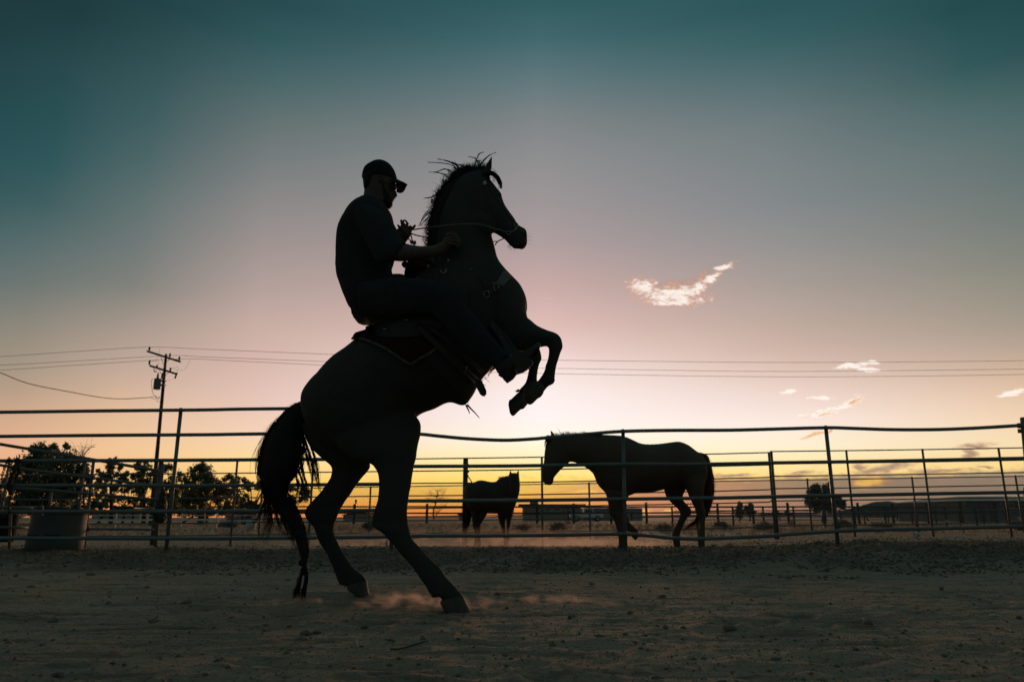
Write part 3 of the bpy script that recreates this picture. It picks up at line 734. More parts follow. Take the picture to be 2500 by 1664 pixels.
# buildings
def wall_box(px0, px1, ytop, ybase, Yd, depth):
    a = P(px0, ytop, Yd); b = P(px1, ytop, Yd); zb = P(px0, ybase, Yd).z
    return a.x, b.x, a.z, min(zb, gz((a.x + b.x) / 2, Yd)) - .1
def building(name, label, px0, px1, ytop, ybase, Yd, depth, wallm, roofm, roof='flat', rise=6, wins=(), doors=(), over=.3):
    x0, x1, zt, zb = wall_box(px0, px1, ytop, ybase, Yd, depth)
    t_ = thing(name, label, 'building', ((x0 + x1) / 2, Yd, zb))
    mb = MB(); box(mb, ((x0 + x1) / 2, Yd + depth / 2, (zt + zb) / 2), (x1 - x0, depth, zt - zb)); mb.build('wall', wallm, t_, smooth=False)
    rf = MB()
    if roof == 'flat':
        box(rf, ((x0 + x1) / 2, Yd + depth / 2, zt + .11), (x1 - x0 + 2 * over, depth + 2 * over, .2))
    else:
        h = rise * Yd / F; xm = (x0 + x1) / 2
        if roof == 'gable':   # gable faces the camera
            pr = [(x0 - over, zt + .002), (xm, zt + h), (x1 + over, zt + .002), (x1 + over, zt + .17), (xm, zt + h + .17), (x0 - over, zt + .17)]
            n = 6; a = [Vector((x, Yd - over, z)) for x, z in pr]; b = [Vector((x, Yd + depth + over, z)) for x, z in pr]
            rf.add(a + b, [(0, 1, 4, 5), (1, 2, 3, 4), (11, 10, 7, 6), (10, 9, 8, 7)] + [(i, (i + 1) % n, n + (i + 1) % n, n + i) for i in range(n)])
            gb = MB(); gb.add([(x0, Yd + .01, zt), (x1, Yd + .01, zt), (xm, Yd + .01, zt + h), (x0, Yd + .3, zt), (x1, Yd + .3, zt), (xm, Yd + .3, zt + h)], [(0, 1, 2), (5, 4, 3), (0, 3, 4, 1), (1, 4, 5, 2), (2, 5, 3, 0)])
            gb.build('gable', wallm, t_, smooth=False)
        else:                 # eaves face the camera, hipped ends
            y0, y1 = Yd - over, Yd + depth + over; ym = (y0 + y1) / 2; i_ = min((x1 - x0) * .28, depth * .6)
            rf.add([(x0 - over, y0, zt), (x1 + over, y0, zt), (x1 + over, y1, zt), (x0 - over, y1, zt), (x0 + i_, ym, zt + h), (x1 - i_, ym, zt + h)],
                   [(0, 1, 5, 4), (1, 2, 5), (2, 3, 4, 5), (3, 0, 4), (3, 2, 1, 0)])
    rf.build('roof', roofm, t_, smooth=False)
    for (a, b, c, d) in wins:
        p0 = P(a, c, Yd); p1 = P(b, d, Yd); cx, cz = (p0.x + p1.x) / 2, (p0.z + p1.z) / 2; wx, wz = p1.x - p0.x, p0.z - p1.z
        f = MB()
        for s in (-1, 1): box(f, (cx + s * (wx / 2 + .04), Yd - .03, cz), (.08, .08, wz + .16)); box(f, (cx, Yd - .03, cz + s * (wz / 2 + .04)), (wx - .002, .08, .08))
        fo = f.build('window', M_white, t_, smooth=False)
        g = MB(); box(g, (cx, Yd - .012, cz), (wx - .004, .02, wz - .004)); go = g.build('pane', M_glass, None, smooth=False); go.parent = fo
    for (a, b, c) in doors:
        p0 = P(a, c, Yd); p1 = P(b, c, Yd)
        g = MB(); box(g, ((p0.x + p1.x) / 2, Yd - .03, (p0.z + zb) / 2 + .1), (p1.x - p0.x, .06, p0.z - zb - .2)); g.build('door', M_glass, t_, smooth=False)
    return t_
building('farmhouse', 'low house with gabled roof and small windows seen between the black horse hind legs', 838, 915, 1258, 1276, 170, 12, M_wallt, M_roof, 'gable', 7, [(847, 859, 1260, 1264), (870, 882, 1260, 1264), (890, 896, 1260, 1265), (899, 905, 1260, 1265)])
building('farm_shed', 'little square shed on the skyline by the small horse tail', 1120, 1136, 1256, 1266, 150, 5, M_wallt, M_roof, 'flat')
building('farm_building', 'flat roofed block building between the small horse and the bay horse', 1278, 1418, 1233, 1266, 128, 14, M_wallt, M_roof, 'flat', 0, [(1330, 1345, 1240, 1246), (1352, 1367, 1240, 1246)], [(1385, 1391, 1246)], .8)
building('roof_unit_shed', 'dark taller block behind the left end of the flat roofed building', 1295, 1314, 1222, 1262, 150, 6, M_wallg, M_roof, 'flat', 0)
building('stable_building', 'long low stable with a pale metal roof seen beneath the bay horse', 1426, 1568, 1240, 1262, 140, 12, M_wallg, M_roofl, 'hip', 5, [], [(1459, 1465, 1249), (1499, 1504, 1249), (1539, 1544, 1249)])
building('barn', 'wide blue grey barn with dark openings at the far right', 2358, 2640, 1222, 1260, 78, 14, M_wallg, M_roofl, 'hip', 15, [(2442, 2475, 1228, 1238)], [(2388, 2402, 1227), (2413, 2428, 1228), (2486, 2530, 1226)], .8)
building('cottage', 'small cottage half hidden by trees left of the tail of the black horse', 556, 618, 1246, 1262, 120, 8, M_wallg, M_roof, 'hip', 6, [(566, 575, 1250, 1255), (596, 605, 1250, 1255)])
building('bungalow', 'bungalow with a pale roof just visible under the pines at left', 225, 342, 1250, 1264, 110, 8, M_wallt, M_roofl, 'hip', 4, [(245, 258, 1253, 1258), (300, 312, 1253, 1258)])

# pickup truck
def truck():
    Yt = 95; k = Yt / F
    x0 = P(1392, 1262, Yt).x; zg = gz(x0, Yt)
    t_ = thing('pickup_truck', 'pale pickup truck parked in front of the stable', 'truck', (x0 + 1.7, Yt, zg))
    W = 1.7; L = 4.3; z0 = zg + .42
    pr = [(0, .1), (0, .62), (1.75, .62), (1.80, 1.18), (2.75, 1.2), (3.15, .68), (4.2, .58), (4.3, .1)]
    mb = MB(); n = len(pr)
    a = [Vector((x0 + x * .98, Yt, z0 + z)) for x, z in pr]; b = [v + Vector((0, W, 0)) for v in a]
    mb.add(a + b, [tuple(range(n)), tuple(range(2 * n - 1, n - 1, -1))] + [(i, (i + 1) % n, n + (i + 1) % n, n + i) for i in range(n)])
    mb.build('body', M_truck, t_, smooth=False)
    g = MB(); q = [(1.92, .70), (1.92, 1.10), (2.68, 1.12), (2.98, .72)]
    a = [Vector((x0 + x * .98, Yt - .01, z0 + z)) for x, z in q]; b = [v + Vector((0, -.02, 0)) for v in a]
    g.add(a + b, [(3, 2, 1, 0), (4, 5, 6, 7)] + [(i, (i + 1) % 4, 4 + (i + 1) % 4, 4 + i) for i in range(4)]); g.build('side_window', M_glass, t_, smooth=False)
    for xx in (.85, 3.45):
        for yy in (0.08, W - .08):
            wh = MB(); lathe(wh, (x0 + xx, Yt + yy - .1 + .1, zg + .36), [(.36, -.1), (.38, -.05), (.38, .05), (.36, .1)], 18, Vector((0, 1, 0)))
            wo = wh.build('wheel', M_black_pl, t_)
            hb = MB(); lathe(hb, (x0 + xx, Yt + yy, zg + .36), [(.2, -.12), (.2, .12)], 12, Vector((0, 1, 0))); h_ = hb.build('rim', M_white, None); h_.parent = wo
    hl = MB(); box(hl, (x0 + 4.22, Yt + .2, z0 + .42), (.06, .26, .16)); hl.build('headlight', M_white, t_, smooth=False)
truck()

# ------------------------------------------------------------------ power pole and lines
def utility_pole():
    Yp = 46.0
    top = P(405.5, 864, Yp); bot = P(369, 1270, Yp); bot = top + (bot - top) * 1.02
    bot.z = min(bot.z, gz(bot.x, Yp) - .2)
    t_ = thing('utility_pole', 'tall wooden power pole with two crossarms and a grey transformer', 'utility pole', bot)
    k = Yp / F
    mb = MB(); tube(mb, [bot, bot.lerp(top, .5), top], [.15, .125, .10], 12, 2, taper=.72); mb.build('pole', M_polew, t_)
    c = crop(340, 820, 5.227)
    def arm(a, b, r, name):
        A, B = P(*c(*a), Yp - .16), P(*c(*b), Yp - .16); d = (B - A)
        m_ = MB(); u = d.normalized(); v = u.cross(Vector((0, 1, 0))).normalized()
        M = Matrix((u, Vector((0, 1, 0)), v)).transposed()
        box(m_, (A + B) / 2, (d.length, .10, r), M=M); return m_.build(name, M_polew, t_, smooth=False)
    arm((100, 192), (525, 328), .12, 'crossarm'); arm((135, 378), (480, 485), .12, 'crossarm')
    def br(a, b):
        m_ = MB(); tube(m_, [P(*c(*a), Yp - .14), P(*c(*b), Yp - .12)], .014, 5); m_.build('brace', M_galv, t_)
    br((275, 262), (312, 365)); br((395, 292), (340, 335)); br((255, 430), (290, 500)); br((375, 462), (335, 500))
    for x, y in ((128, 185), (390, 268), (508, 310)):
        m_ = MB(); p = P(*c(x, y), Yp - .16); lathe(m_, p, [(.03, 0), (.05, .04), (.085, .07), (.05, .11), (.07, .15), (.045, .2), (.05, .24), (.02, .25)], 10); m_.build('insulator', M_insul, t_)
    for x, y, s in ((128, 365, .26), (395, 448, .2), (225, 400, .12)):
        m_ = MB(); p = P(*c(x, y), Yp - .16); lathe(m_, p, [(.035, 0), (.06, .03), (.06, s), (.04, s + .03)], 8); m_.build('fuse_cutout', M_insul, t_)
    m_ = MB(); tube(m_, [P(*c(484, 465), Yp - .2), P(*c(455, 540), Yp - .2)], .055, 8); m_.build('fuse_cutout', M_insul, t_)
    m_ = MB(); tube(m_, [P(*c(190, 415), Yp - .2), P(*c(188, 440), Yp - .2), P(*c(205, 458), Yp - .2), P(*c(222, 440), Yp - .2)], .03, 6, 3); m_.build('clamp', M_galv, t_)
    # transformer
    pc = P(*c(222, 680), Yp - .38); tr = MB(); H = 138 / 5.227 * k; Rr = 43 / 5.227 * k
    lathe(tr, pc, [(Rr * .85, 0), (Rr, .03), (Rr, H * .9), (Rr * 1.04, H * .92), (Rr * .95, H), (Rr * .3, H + .04)], 20)
    to = tr.build('transformer', M_can, t_)
    for dx in (-.0, .28):
        b_ = MB(); lathe(b_, pc + Vector((dx - .02, 0, H)), [(.05, 0), (.08, .06), (.05, .12), (.085, .18), (.04, .26), (.05, .34), (.02, .40)], 8); bo = b_.build('bushing', M_insul, None); bo.parent = to; 
    hb = MB(); box(hb, P(*c(285, 570), Yp - .2), (.5, .3, .07)); box(hb, P(*c(280, 625), Yp - .2), (.5, .3, .07)); hb.build('bracket', M_galv, t_, smooth=False)
    def wire(pts, r, name='jumper_wire'):
        m_ = MB(); tube(m_, [P(*c(*p), Yp - .25) for p in pts], r, 5, 5); m_.build(name, M_wire, t_)
    wire([(258, 155), (252, 240), (215, 300), (150, 325)], .006); wire([(640, 288), (625, 360), (570, 425), (500, 435), (400, 408)], .006)
    wire([(150, 322), (235, 320), (248, 350), (215, 400)], .008); wire([(400, 410), (495, 400), (490, 445)], .008); wire([(345, 560), (400, 562), (455, 535)], .006)
    wire([(175, 545), (155, 570), (160, 660), (180, 740), (215, 780), (255, 775)], .014); wire([(160, 803), (200, 800), (240, 838), (268, 830)], .012); wire([(205, 760), (230, 800), (255, 790), (250, 770)], .02)
    g = 'power lines strung from the pole'
    def line(name, label, pts, r, dep=None):
        m_ = MB(); n = len(pts)
        tube(m_, [P(x, y, Yp - .16 if dep is None else dep[i]) for i, (x, y) in enumerate(pts)], r, 5, 12)
        o = m_.build(name, M_wire, None); tag(o, label, 'power line', g)
    line('power_line', 'topmost power line crossing the sky', [(-250, 882), (0, 870), (180, 858), (364, 847), (500, 852), (790, 864), (1050, 874), (1369, 879), (1850, 884), (2200, 883), (2500, 880), (2750, 876)], .012)
    line('power_line', 'middle power line crossing the sky', [(-250, 900), (0, 891), (200, 880), (414.6, 868), (500, 871), (790, 882), (1050, 893), (1369, 899), (1850, 906), (2200, 904), (2500, 900.5), (2750, 896)], .012)
    line('power_line', 'lowest of the three thin power lines crossing the sky', [(-250, 912), (0, 903), (200, 890), (437, 876), (560, 880), (790, 891), (1050, 904), (1369, 912), (1850, 919), (2200, 918), (2500, 913.5), (2750, 909)], .012)
    line('service_cable', 'thick sagging service cable running off to the left from the pole', [(-220, 845), (-80, 880), (0, 909), (71, 936), (178, 957.5), (250, 970), (304, 973), (375, 969)], .022, [30, 34, 36.5, 38.5, 41, 43, 44.5, 45.7])
utility_pole()

# ------------------------------------------------------------------ fences
def gl(x, Yd): return gz(x, Yd) - .06
def fence_thing(label, base, name='pipe_fence_panel', cat='fence panel', group=None): return thing(name, label, cat, base, group)
YN = 8.8
PF = 'pipe corral panels nearest the arena'
def rail_of(t_, pts, r, m, Yd, sub=6, name='rail', Yend=None):
    mb = MB(); n = len(pts)
    pp = catmull(pts, sub)
    N = len(pp)
    tube(mb, [P(p[0], p[1], Yd if Yend is None else Yd + (Yend - Yd) * i / (N - 1)) for i, p in enumerate(pp)], r, 10)
    return mb.build(name, m, t_)
def post_of(t_, top, bot, r, m, Yd, name='post', to_ground=True):
    a, b = P(*top, Yd), P(*bot, Yd)
    if to_ground: b = a + (b - a) * max(1.0, (a.z - gl(b.x, Yd)) / (a.z - b.z))
    mb = MB(); tube(mb, [a, b], r, 10); return mb.build(name, m, t_)
tA = fence_thing('six rail green grey pipe panel on the left, running behind the rearing horse hindquarters', P(405, 1349, YN), group=PF)
A_rails = [[(-300, 1008), (0, 1005.7), (250, 1002.5), (500, 1000), (600, 998), (940, 995)], [(-300, 1067), (0, 1064.6), (250, 1062), (500, 1060.5), (600, 1059), (950, 1055)],
           [(-300, 1125), (0, 1124.3), (250, 1123.5), (500, 1122.5), (720, 1121), (960, 1120)], [(-300, 1184), (0, 1184.3), (250, 1184.6), (500, 1185), (840, 1182), (965, 1181)],
           [(-300, 1249), (0, 1248.6), (250, 1248), (500, 1247.5), (840, 1245.5), (965, 1244)], [(-300, 1313), (0, 1312.9), (250, 1313.5), (500, 1313.6), (840, 1311), (965, 1309)]]
for rr in A_rails: rail_of(tA, rr, .0215, M_pipe, YN)
post_of(tA, (441.5, 1001), (405, 1349), .0225, M_pipe, YN + .045)
post_of(tA, (962, 995), (955, 1350), .0225, M_pipe, YN)
post_of(tA, (-120, 1005), (-175, 1350), .0225, M_pipe, YN + .045)
tB = fence_thing('bent four rail pipe panel on the right, its top rail sagging between the posts', P(1525, 1349, YN), group=PF)
B_rails = [[(980, 1057), (1030, 1059.5), (1072, 1064), (1146, 1070.5), (1231, 1074), (1300, 1071), (1334, 1068), (1434, 1059), (1519, 1052.5), (1635, 1050), (1780, 1049.5), (1900, 1046.5), (2018, 1043.5), (2080, 1045), (2175, 1048), (2280, 1048), (2380, 1044.5), (2490, 1038)],
           [(980, 1138), (1075, 1137.5), (1200, 1137), (1300, 1136), (1519, 1132.8), (1700, 1132.6), (1900, 1129), (2120, 1125.7), (2300, 1122), (2500, 1118)],
           [(980, 1222), (1190, 1221.5), (1300, 1220.5), (1519, 1217.6), (1740, 1215), (1930, 1211), (2120, 1207.4), (2300, 1204), (2500, 1201)],
           [(980, 1307.5), (1100, 1307), (1260, 1306.5), (1400, 1304.5), (1521, 1302.6), (1590, 1307.5), (1639, 1312.6), (1702, 1314.5), (1780, 1312), (1860, 1308.5), (1933, 1303), (2040, 1296), (2120, 1292.8), (2300, 1289), (2500, 1284)]]
for rr in B_rails: rail_of(tB, rr, .0215, M_pipe, YN, 5)
post_of(tB, (1521, 1056), (1527.7, 1346), .0225, M_pipe, YN + .045)
post_of(tB, (2016.5, 1047), (2046, 1330), .0225, M_pipe, YN + .045)
post_of(tB, (985, 1057), (980, 1350), .0225, M_pipe, YN + .03)
hp = fence_thing('thick dark gate post at the right edge of the picture', P(2530, 1345, YN), 'gate_post', 'post')
post_of(hp, (2503, 1019), (2533, 1345), .055, M_pipe2, YN + .05, 'post')
for a, b, r in (((2490, 1033), (2490.5, 1044), .03), ((2490, 1047), (2491, 1056), .026), ((2505, 1190), (2506, 1210), .03)):
    m_ = MB(); tube(m_, [P(*a, YN), P(*b, YN)], r, 10); m_.build('hinge_sleeve', M_pipe2, hp)

# far corral fence
YF = 16.0
FF = 'pipe panels of the far corral fence'
def ytop(x): return float(np.interp(x, [-400, 394, 1010, 1137, 1300, 1740, 1879, 1881, 2120, 2500, 3000], [1128, 1126, 1119, 1118, 1115.5, 1107.5, 1104, 1101.5, 1098, 1092, 1085]))
def far_panel(x0, x1, label, nseg=4):
    t_ = fence_thing(label, P(x0, 1320, YF), group=FF)
    for k in range(7):
        xs_ = np.linspace(x0, x1, 7); sag = rng.uniform(-.5, 1.5)
        rail_of(t_, [(x, ytop(min(max(x, x0 + 1), x1 - 1)) + k * 30.2 + sag * math.sin(math.pi * (x - x0) / (x1 - x0))) for x in xs_], .0135, M_pipe2, YF, 2)
    for j in range(nseg + 1):
        x = x0 + (x1 - x0) * j / nseg; x += (3 if j == 0 else -3 if j == nseg else 0)
        a = P(x, ytop(min(max(x, x0 + 1), x1 - 1)) - 1, YF + .03); m_ = MB(); tube(m_, [a, Vector((a.x, a.y, gl(a.x, YF)))], .024 if 0 < j < nseg else .027, 8); m_.build('post', M_pipe2, t_)
    return t_
far_panel(-349, 394, 'far seven rail pipe panel at the left edge, behind the grey tub')
far_panel(394, 1137, 'far seven rail pipe panel behind the rearing horse tail and hind legs')
far_panel(1137, 1880, 'far seven rail pipe panel behind the small horse and the bay horse')
far_panel(1880, 2623, 'far seven rail pipe panel at the right, ending past the picture edge')
# latch blocks on the shared post by the small horse
lt = fence_thing('rusty latch hardware on the far fence post beside the small horse', P(1138, 1150, YF), 'gate_latch', 'latch')
for x, y in ((1142, 1133), (1143, 1151), (1134, 1156), (1142, 1161), (1134, 1168)):
    m_ = MB(); box(m_, P(x, y, YF - .05), (.05, .05, .035)); m_.build('latch_block', M_chain, lt, smooth=False)
m_ = MB(); tube(m_, [P(1133, 1122, YF - .05), P(1131, 1130, YF - .05), P(1133, 1136, YF - .05)], .006, 5, 4); tube(m_, [P(1142, 1162, YF - .05), P(1148, 1170, YF - .08), P(1152, 1177, YF - .05)], .012, 5, 4); m_.build('tie_wire', M_chain, lt)['kind'] = 'stuff'

# chute panel at the left receding behind the near fence
def collars(t_, rails, posts):
    for (top, bot) in posts:
        a, b = P(*top, YN), P(*bot, YN)
        for rr in rails:
            px = top[0] + (bot[0] - top[0]) * (np.interp((top[0] + bot[0]) / 2, [q[0] for q in rr], [q[1] for q in rr]) - top[1]) / (bot[1] - top[1])
            py = float(np.interp(px, [q[0] for q in rr], [q[1] for q in rr]))
            m_ = MB(); ellipsoid(m_, P(px, py, YN + .022), (.032, .030, .029)); m_.build('weld_joint', M_pipe2, t_)
collars(tA, A_rails, [((441.5, 1001), (405, 1349))]); collars(tB, B_rails, [((1521, 1056), (1527.7, 1346)), ((2016.5, 1047), (2046, 1330))])
tC = fence_thing('pale pipe chute panel slanting away behind the left fence, above the tub', P(205, 1345, 9.7), group='chute panels on the left')
for pts, r in (([(-120, 1062), (0, 1083.6), (178, 1113), (389, 1149)], .021), ([(-100, 1116), (50, 1143), (180, 1160), (307, 1176), (385, 1188)], .019), ([(-80, 1183), (46, 1191), (130, 1197), (229, 1206), (385, 1219.6)], .019),
               ([(-60, 1237), (40, 1238.5), (90, 1239)], .02), ([(322, 1240), (345, 1240.5), (385, 1241)], .014), ([(-60, 1286), (40, 1287), (76, 1288)], .018), ([(213, 1290.5), (300, 1291.3), (376, 1292)], .015)):
    rail_of(tC, pts, r, M_pipe2, 9.55, 4, Yend=10.3)
post_of(tC, (228, 1128), (204, 1346), .020, M_pipe2, 9.9); post_of(tC, (398.5, 1131), (379, 1336), .020, M_pipe2, 10.35)
post_of(tC, (125.5, 1200), (118, 1250), .019, M_pipe2, 10.2, to_ground=False); post_of(tC, (26, 1250), (22, 1345), .018, M_pipe2, 9.9)
for x, y in ((226, 1165), (223, 1206), (213, 1290)):
    m_ = MB(); lathe(m_, P(x, y, 9.88) - Vector((0, 0, .03)), [(.03, 0), (.032, .03), (.03, .06)], 10); m_.build('clamp', M_galv, tC)

# chain link fence
def chain_link():
    Yc = 20.0; x0 = P(560, 1180, Yc).x; x1 = P(2680, 1180, Yc).x
    yt = lambda px: float(np.interp(px, [560, 870, 1120, 1438, 1740, 1980, 2500, 2700], [1192, 1189.5, 1185.5, 1178.5, 1174, 1169, 1161, 1158]))
    t_ = thing('chain_link_fence', 'chain link fence behind the far corral, with thin round posts', 'fence', ((x0 + x1) / 2, Yc, 0))
    ztop = lambda x: P(1250 + x * F / (Yc * 1.03), yt(1250 + x * F / (Yc * 1.03)), Yc).z
    zt = ztop(0); sl = (ztop(8) - ztop(-6)) / 14.0
    top = lambda x: zt + sl * x
    m_ = MB(); tube(m_, [(x0, Yc, top(x0)), (x1, Yc, top(x1))], .013, 6); m_.build('top_rail', M_pipe2, t_)
    for px in (640, 905, 1172, 1438, 1704, 1970.6, 2226, 2478.6):
        p = P(px, yt(px) - 2, Yc); m_ = MB(); tube(m_, [p, (p.x, Yc, gl(p.x, Yc))], .025, 8); m_.build('post', M_pipe2, t_)
    mb = MB(); pitch = .070; H = 1.34; r = .0046; n = int((x1 - x0) / pitch)
    vs = []; fs = []
    for d in (1, -1):
        for i in range(-int(H / pitch) - 1, n + int(H / pitch) + 1):
            xa = x0 + i * pitch; xb = xa + d * H * .95
            pts = []
            for (xx, u) in ((xa, 1.0), (xb, 0.0)): pts.append((xx, u))
            # clip to the fence ends
            (ax, au), (bx, bu) = pts
            def cl(x, u): return (x, u)
            if max(ax, bx) < x0 or min(ax, bx) > x1: continue
            if ax < x0: au = au + (bu - au) * (x0 - ax) / (bx - ax); ax = x0
            if ax > x1: au = au + (bu - au) * (x1 - ax) / (bx - ax); ax = x1
            if bx < x0: bu = au + (bu - au) * (x0 - ax) / (bx - ax); bx = x0
            if bx > x1: bu = au + (bu - au) * (x1 - ax) / (bx - ax); bx = x1
            za = top(ax) - H * (1 - au) + .02; zb = top(bx) - H * (1 - bu)
            o = len(vs); yy = Yc + d * .004
            for (x_, z_) in ((ax, za), (bx, zb)):
                for k in range(3):
                    a = 2.094 * k; vs.append((x_ + r * math.cos(a), yy + r * math.sin(a), z_ + r * math.cos(a) * .3))
            for k in range(3): fs.append((o + k, o + (k + 1) % 3, o + 3 + (k + 1) % 3, o + 3 + k))
    mb.add(vs, fs)
    for i in range(n):   # twisted selvage along the top
        x = x0 + i * pitch; z = top(x) + .0
        mb.add([(x - .012, Yc, z), (x + .012, Yc, z), (x + .003, Yc, z + .035), (x - .003, Yc + .006, z + .035)], [(0, 1, 2, 3)])
    mb.build('wire_mesh', M_galv, t_, smooth=False)
    rl = MB(); tube(rl, [(x0, Yc + .04, top(x0) - .78), (x1, Yc + .04, top(x1) - .78)], .012, 6); rl.build('middle_rail', M_pipe2, t_)
chain_link()

# wooden post and rail fence
def wood_fence():
    Yw = 58.0
    pxs = [-60, 25, 110, 195, 274, 329, 420, 509, 596, 690, 780, 866, 955, 1043, 1133, 1222, 1311, 1400, 1491, 1577, 1664, 1751, 1837, 1922, 2008, 2093, 2177, 2263, 2344, 2427, 2512]
    t_ = thing('wooden_fence', 'weathered wooden post and rail fence far behind the corral', 'fence', (0, Yw, 0))
    for i, px in enumerate(pxs):
        p = P(px, 1228 + rng.uniform(-2.5, 2.5), Yw); g = gl(p.x, Yw); w_ = .17 if 200 < px < 1600 else .15
        m_ = MB(); box(m_, (p.x, Yw, (p.z + g) / 2), (w_, .16, p.z - g), rng.uniform(-.1, .1)); m_.build('post', M_wood, t_, smooth=False)
    for y in (1236.5, 1251.5):
        for i in range(0, len(pxs) - 1, 2):
            a = P(pxs[i] - 2, y + rng.uniform(-.6, .6), Yw - .11); b = P(pxs[min(i + 2, len(pxs) - 1)] + 2, y + rng.uniform(-.6, .6), Yw - .11)
            m_ = MB(); u = (b - a).normalized(); v = u.cross(Vector((0, 1, 0))); box(m_, (a + b) / 2, ((b - a).length, .05, .12), M=Matrix((u, Vector((0, 1, 0)), v)).transposed()); m_.build('rail', M_wood, t_, smooth=False)
    # nesting box on a thin pole beside one of the posts
    p = P(869, 1224, Yw - .3); b = thing('nest_box', 'small box on a thin pole standing over a wooden fence post between the hind legs', 'bird box', (p.x, Yw - .3, gl(p.x, Yw)))
    m_ = MB(); box(m_, p, (.12, .12, .24)); box(m_, p + Vector((0, 0, .14)), (.17, .17, .03)); m_.build('box', M_wood, b, smooth=False)
    m_ = MB(); tube(m_, [p - Vector((0, 0, .125)), (p.x, Yw - .3, gl(p.x, Yw))], .02, 6); m_.build('pole', M_wood, b)
wood_fence()

def pen_fence(label, Yp, x0, x1, step, ys, h):
    t_ = thing('pen_fence', label, 'fence', P((x0 + x1) / 2, 1262, Yp), 'distant pen fences on the right')
    for x in np.arange(x0, x1 + 1, step):
        a = P(x, ys[0] - 1.5 + rng.uniform(-1, 1), Yp); m_ = MB(); tube(m_, [a, (a.x, Yp, gl(a.x, Yp))], .045, 6); m_.build('post', M_wood, t_)
    for y in ys:
        m_ = MB(); tube(m_, [P(x, y + .6 * math.sin(x * .02), Yp - .05) for x in np.linspace(x0, x1, 9)], h, 6); m_.build('rail', M_pipe2, t_)
pen_fence('distant pipe pen fence with four thin rails behind the right half of the corral', 36.0, 1640, 2600, 74, (1236, 1246, 1257, 1268), .022)
pen_fence('farther pen fence with three rails just below the barn at right', 47.0, 2050, 2600, 58, (1243, 1253, 1263), .026)
# low white fence and odds and ends on the left
def white_fence():
    Yw = 31.0
    t_ = thing('white_rail_fence', 'low chalky white rail fence across the yard at left', 'fence', (P(300, 1290, Yw).x, Yw, 0))
    for y, h in ((1257.5, .035), (1268.5, .085), (1288.5, .07)):
        for x in range(-60, 620, 85):
            a = P(x, y + rng.uniform(-1, 1), Yw); b = P(x + 84, y + rng.uniform(-1, 1), Yw)
            m_ = MB(); box(m_, (a + b) / 2, ((b - a).length, .04, h)); m_.build('rail', M_white, t_, smooth=False)
    for x in range(-60, 640, 86):
        a = P(x + rng.uniform(-14, 14), 1253 + rng.uniform(-4, 3), Yw + .05); m_ = MB(); box(m_, (a.x, Yw + .06, (a.z + gl(a.x, Yw)) / 2), (.045, .05, a.z - gl(a.x, Yw))); m_.build('post', M_white, t_, smooth=False)
    p = P(613, 1276, 29); g = gl(p.x, 29); d = thing('water_drum', 'pale upright drum in the yard left of the horse tail', 'drum', (p.x, 29, g))
    m_ = MB(); lathe(m_, (p.x, 29, g), [(.17, 0), (.18, .03), (.18, .28), (.187, .3), (.18, .32), (.18, .48), (.165, .52), (.1, .53)], 18); m_.build('drum_body', M_white, d)
    m_ = MB(); torus(m_, (p.x, 29, g + .52), .165, .012, (0, 0, 1), 18, 5); m_.build('rim', M_can, d)
white_fence()

def tub():
    Yt = 9.35
    base = P(130, 1349, Yt); topc = P(151, 1240, Yt)
    base.z = gl(base.x, Yt) + .03
    t_ = thing('stock_tub', 'round grey plastic stock tub behind the left fence', 'tub', base)
    ax = (topc - base); H = ax.length; ax.normalize()
    m_ = MB(); Rb, Rt = .315, .29
    lathe(m_, base, [(Rb * .94, 0), (Rb, .02), (Rb * .995, H * .38), (Rb * .985, H * .385), (Rb * .98, H * .40), (Rt * 1.03, H * .84), (Rt * 1.0, H * .9), (Rt * 1.06, H * .92), (Rt * 1.06, H * .97), (Rt, H), (Rt * .94, H * .99), (Rt * .9, H * .5)], 48, ax)
    m_.build('tub_body', M_tub, t_)
    r_ = MB(); torus(r_, base + ax * H * .985, Rt * 1.0, .013, ax, 40, 7); r_.build('rim', M_black_pl, t_)
    for x, w_ in ((-.11, .14), (.12, .16)):
        q = base + ax * .21 + Vector((x, -math.sqrt(Rb * Rb - x * x) + .006, 0)); b_ = MB(); box(b_, q, (w_, .03, .03), rz=x * 1.2 / Rb * .9); b_.build('handle_slot', M_black_pl, t_, smooth=False)
    # thin hose stub up the front
    h_ = MB(); tube(h_, [P(105.5, 1234, Yt - .36), P(105, 1245, Yt - .37), P(104, 1258, Yt - .39)], .006, 6, 3); h_.build('hose', M_white, t_)
tub()
tl = thing('rubber_bin', 'dark rubber bin at the left edge below the chains', 'bin', P(-5, 1345, 10.6))
m_ = MB(); lathe(m_, P(-2, 1322, 10.6), [(.16, 0), (.19, .03), (.2, .35), (.21, .36), (.2, .38), (.17, .37)], 24); m_.build('bin_body', M_black_pl, tl)

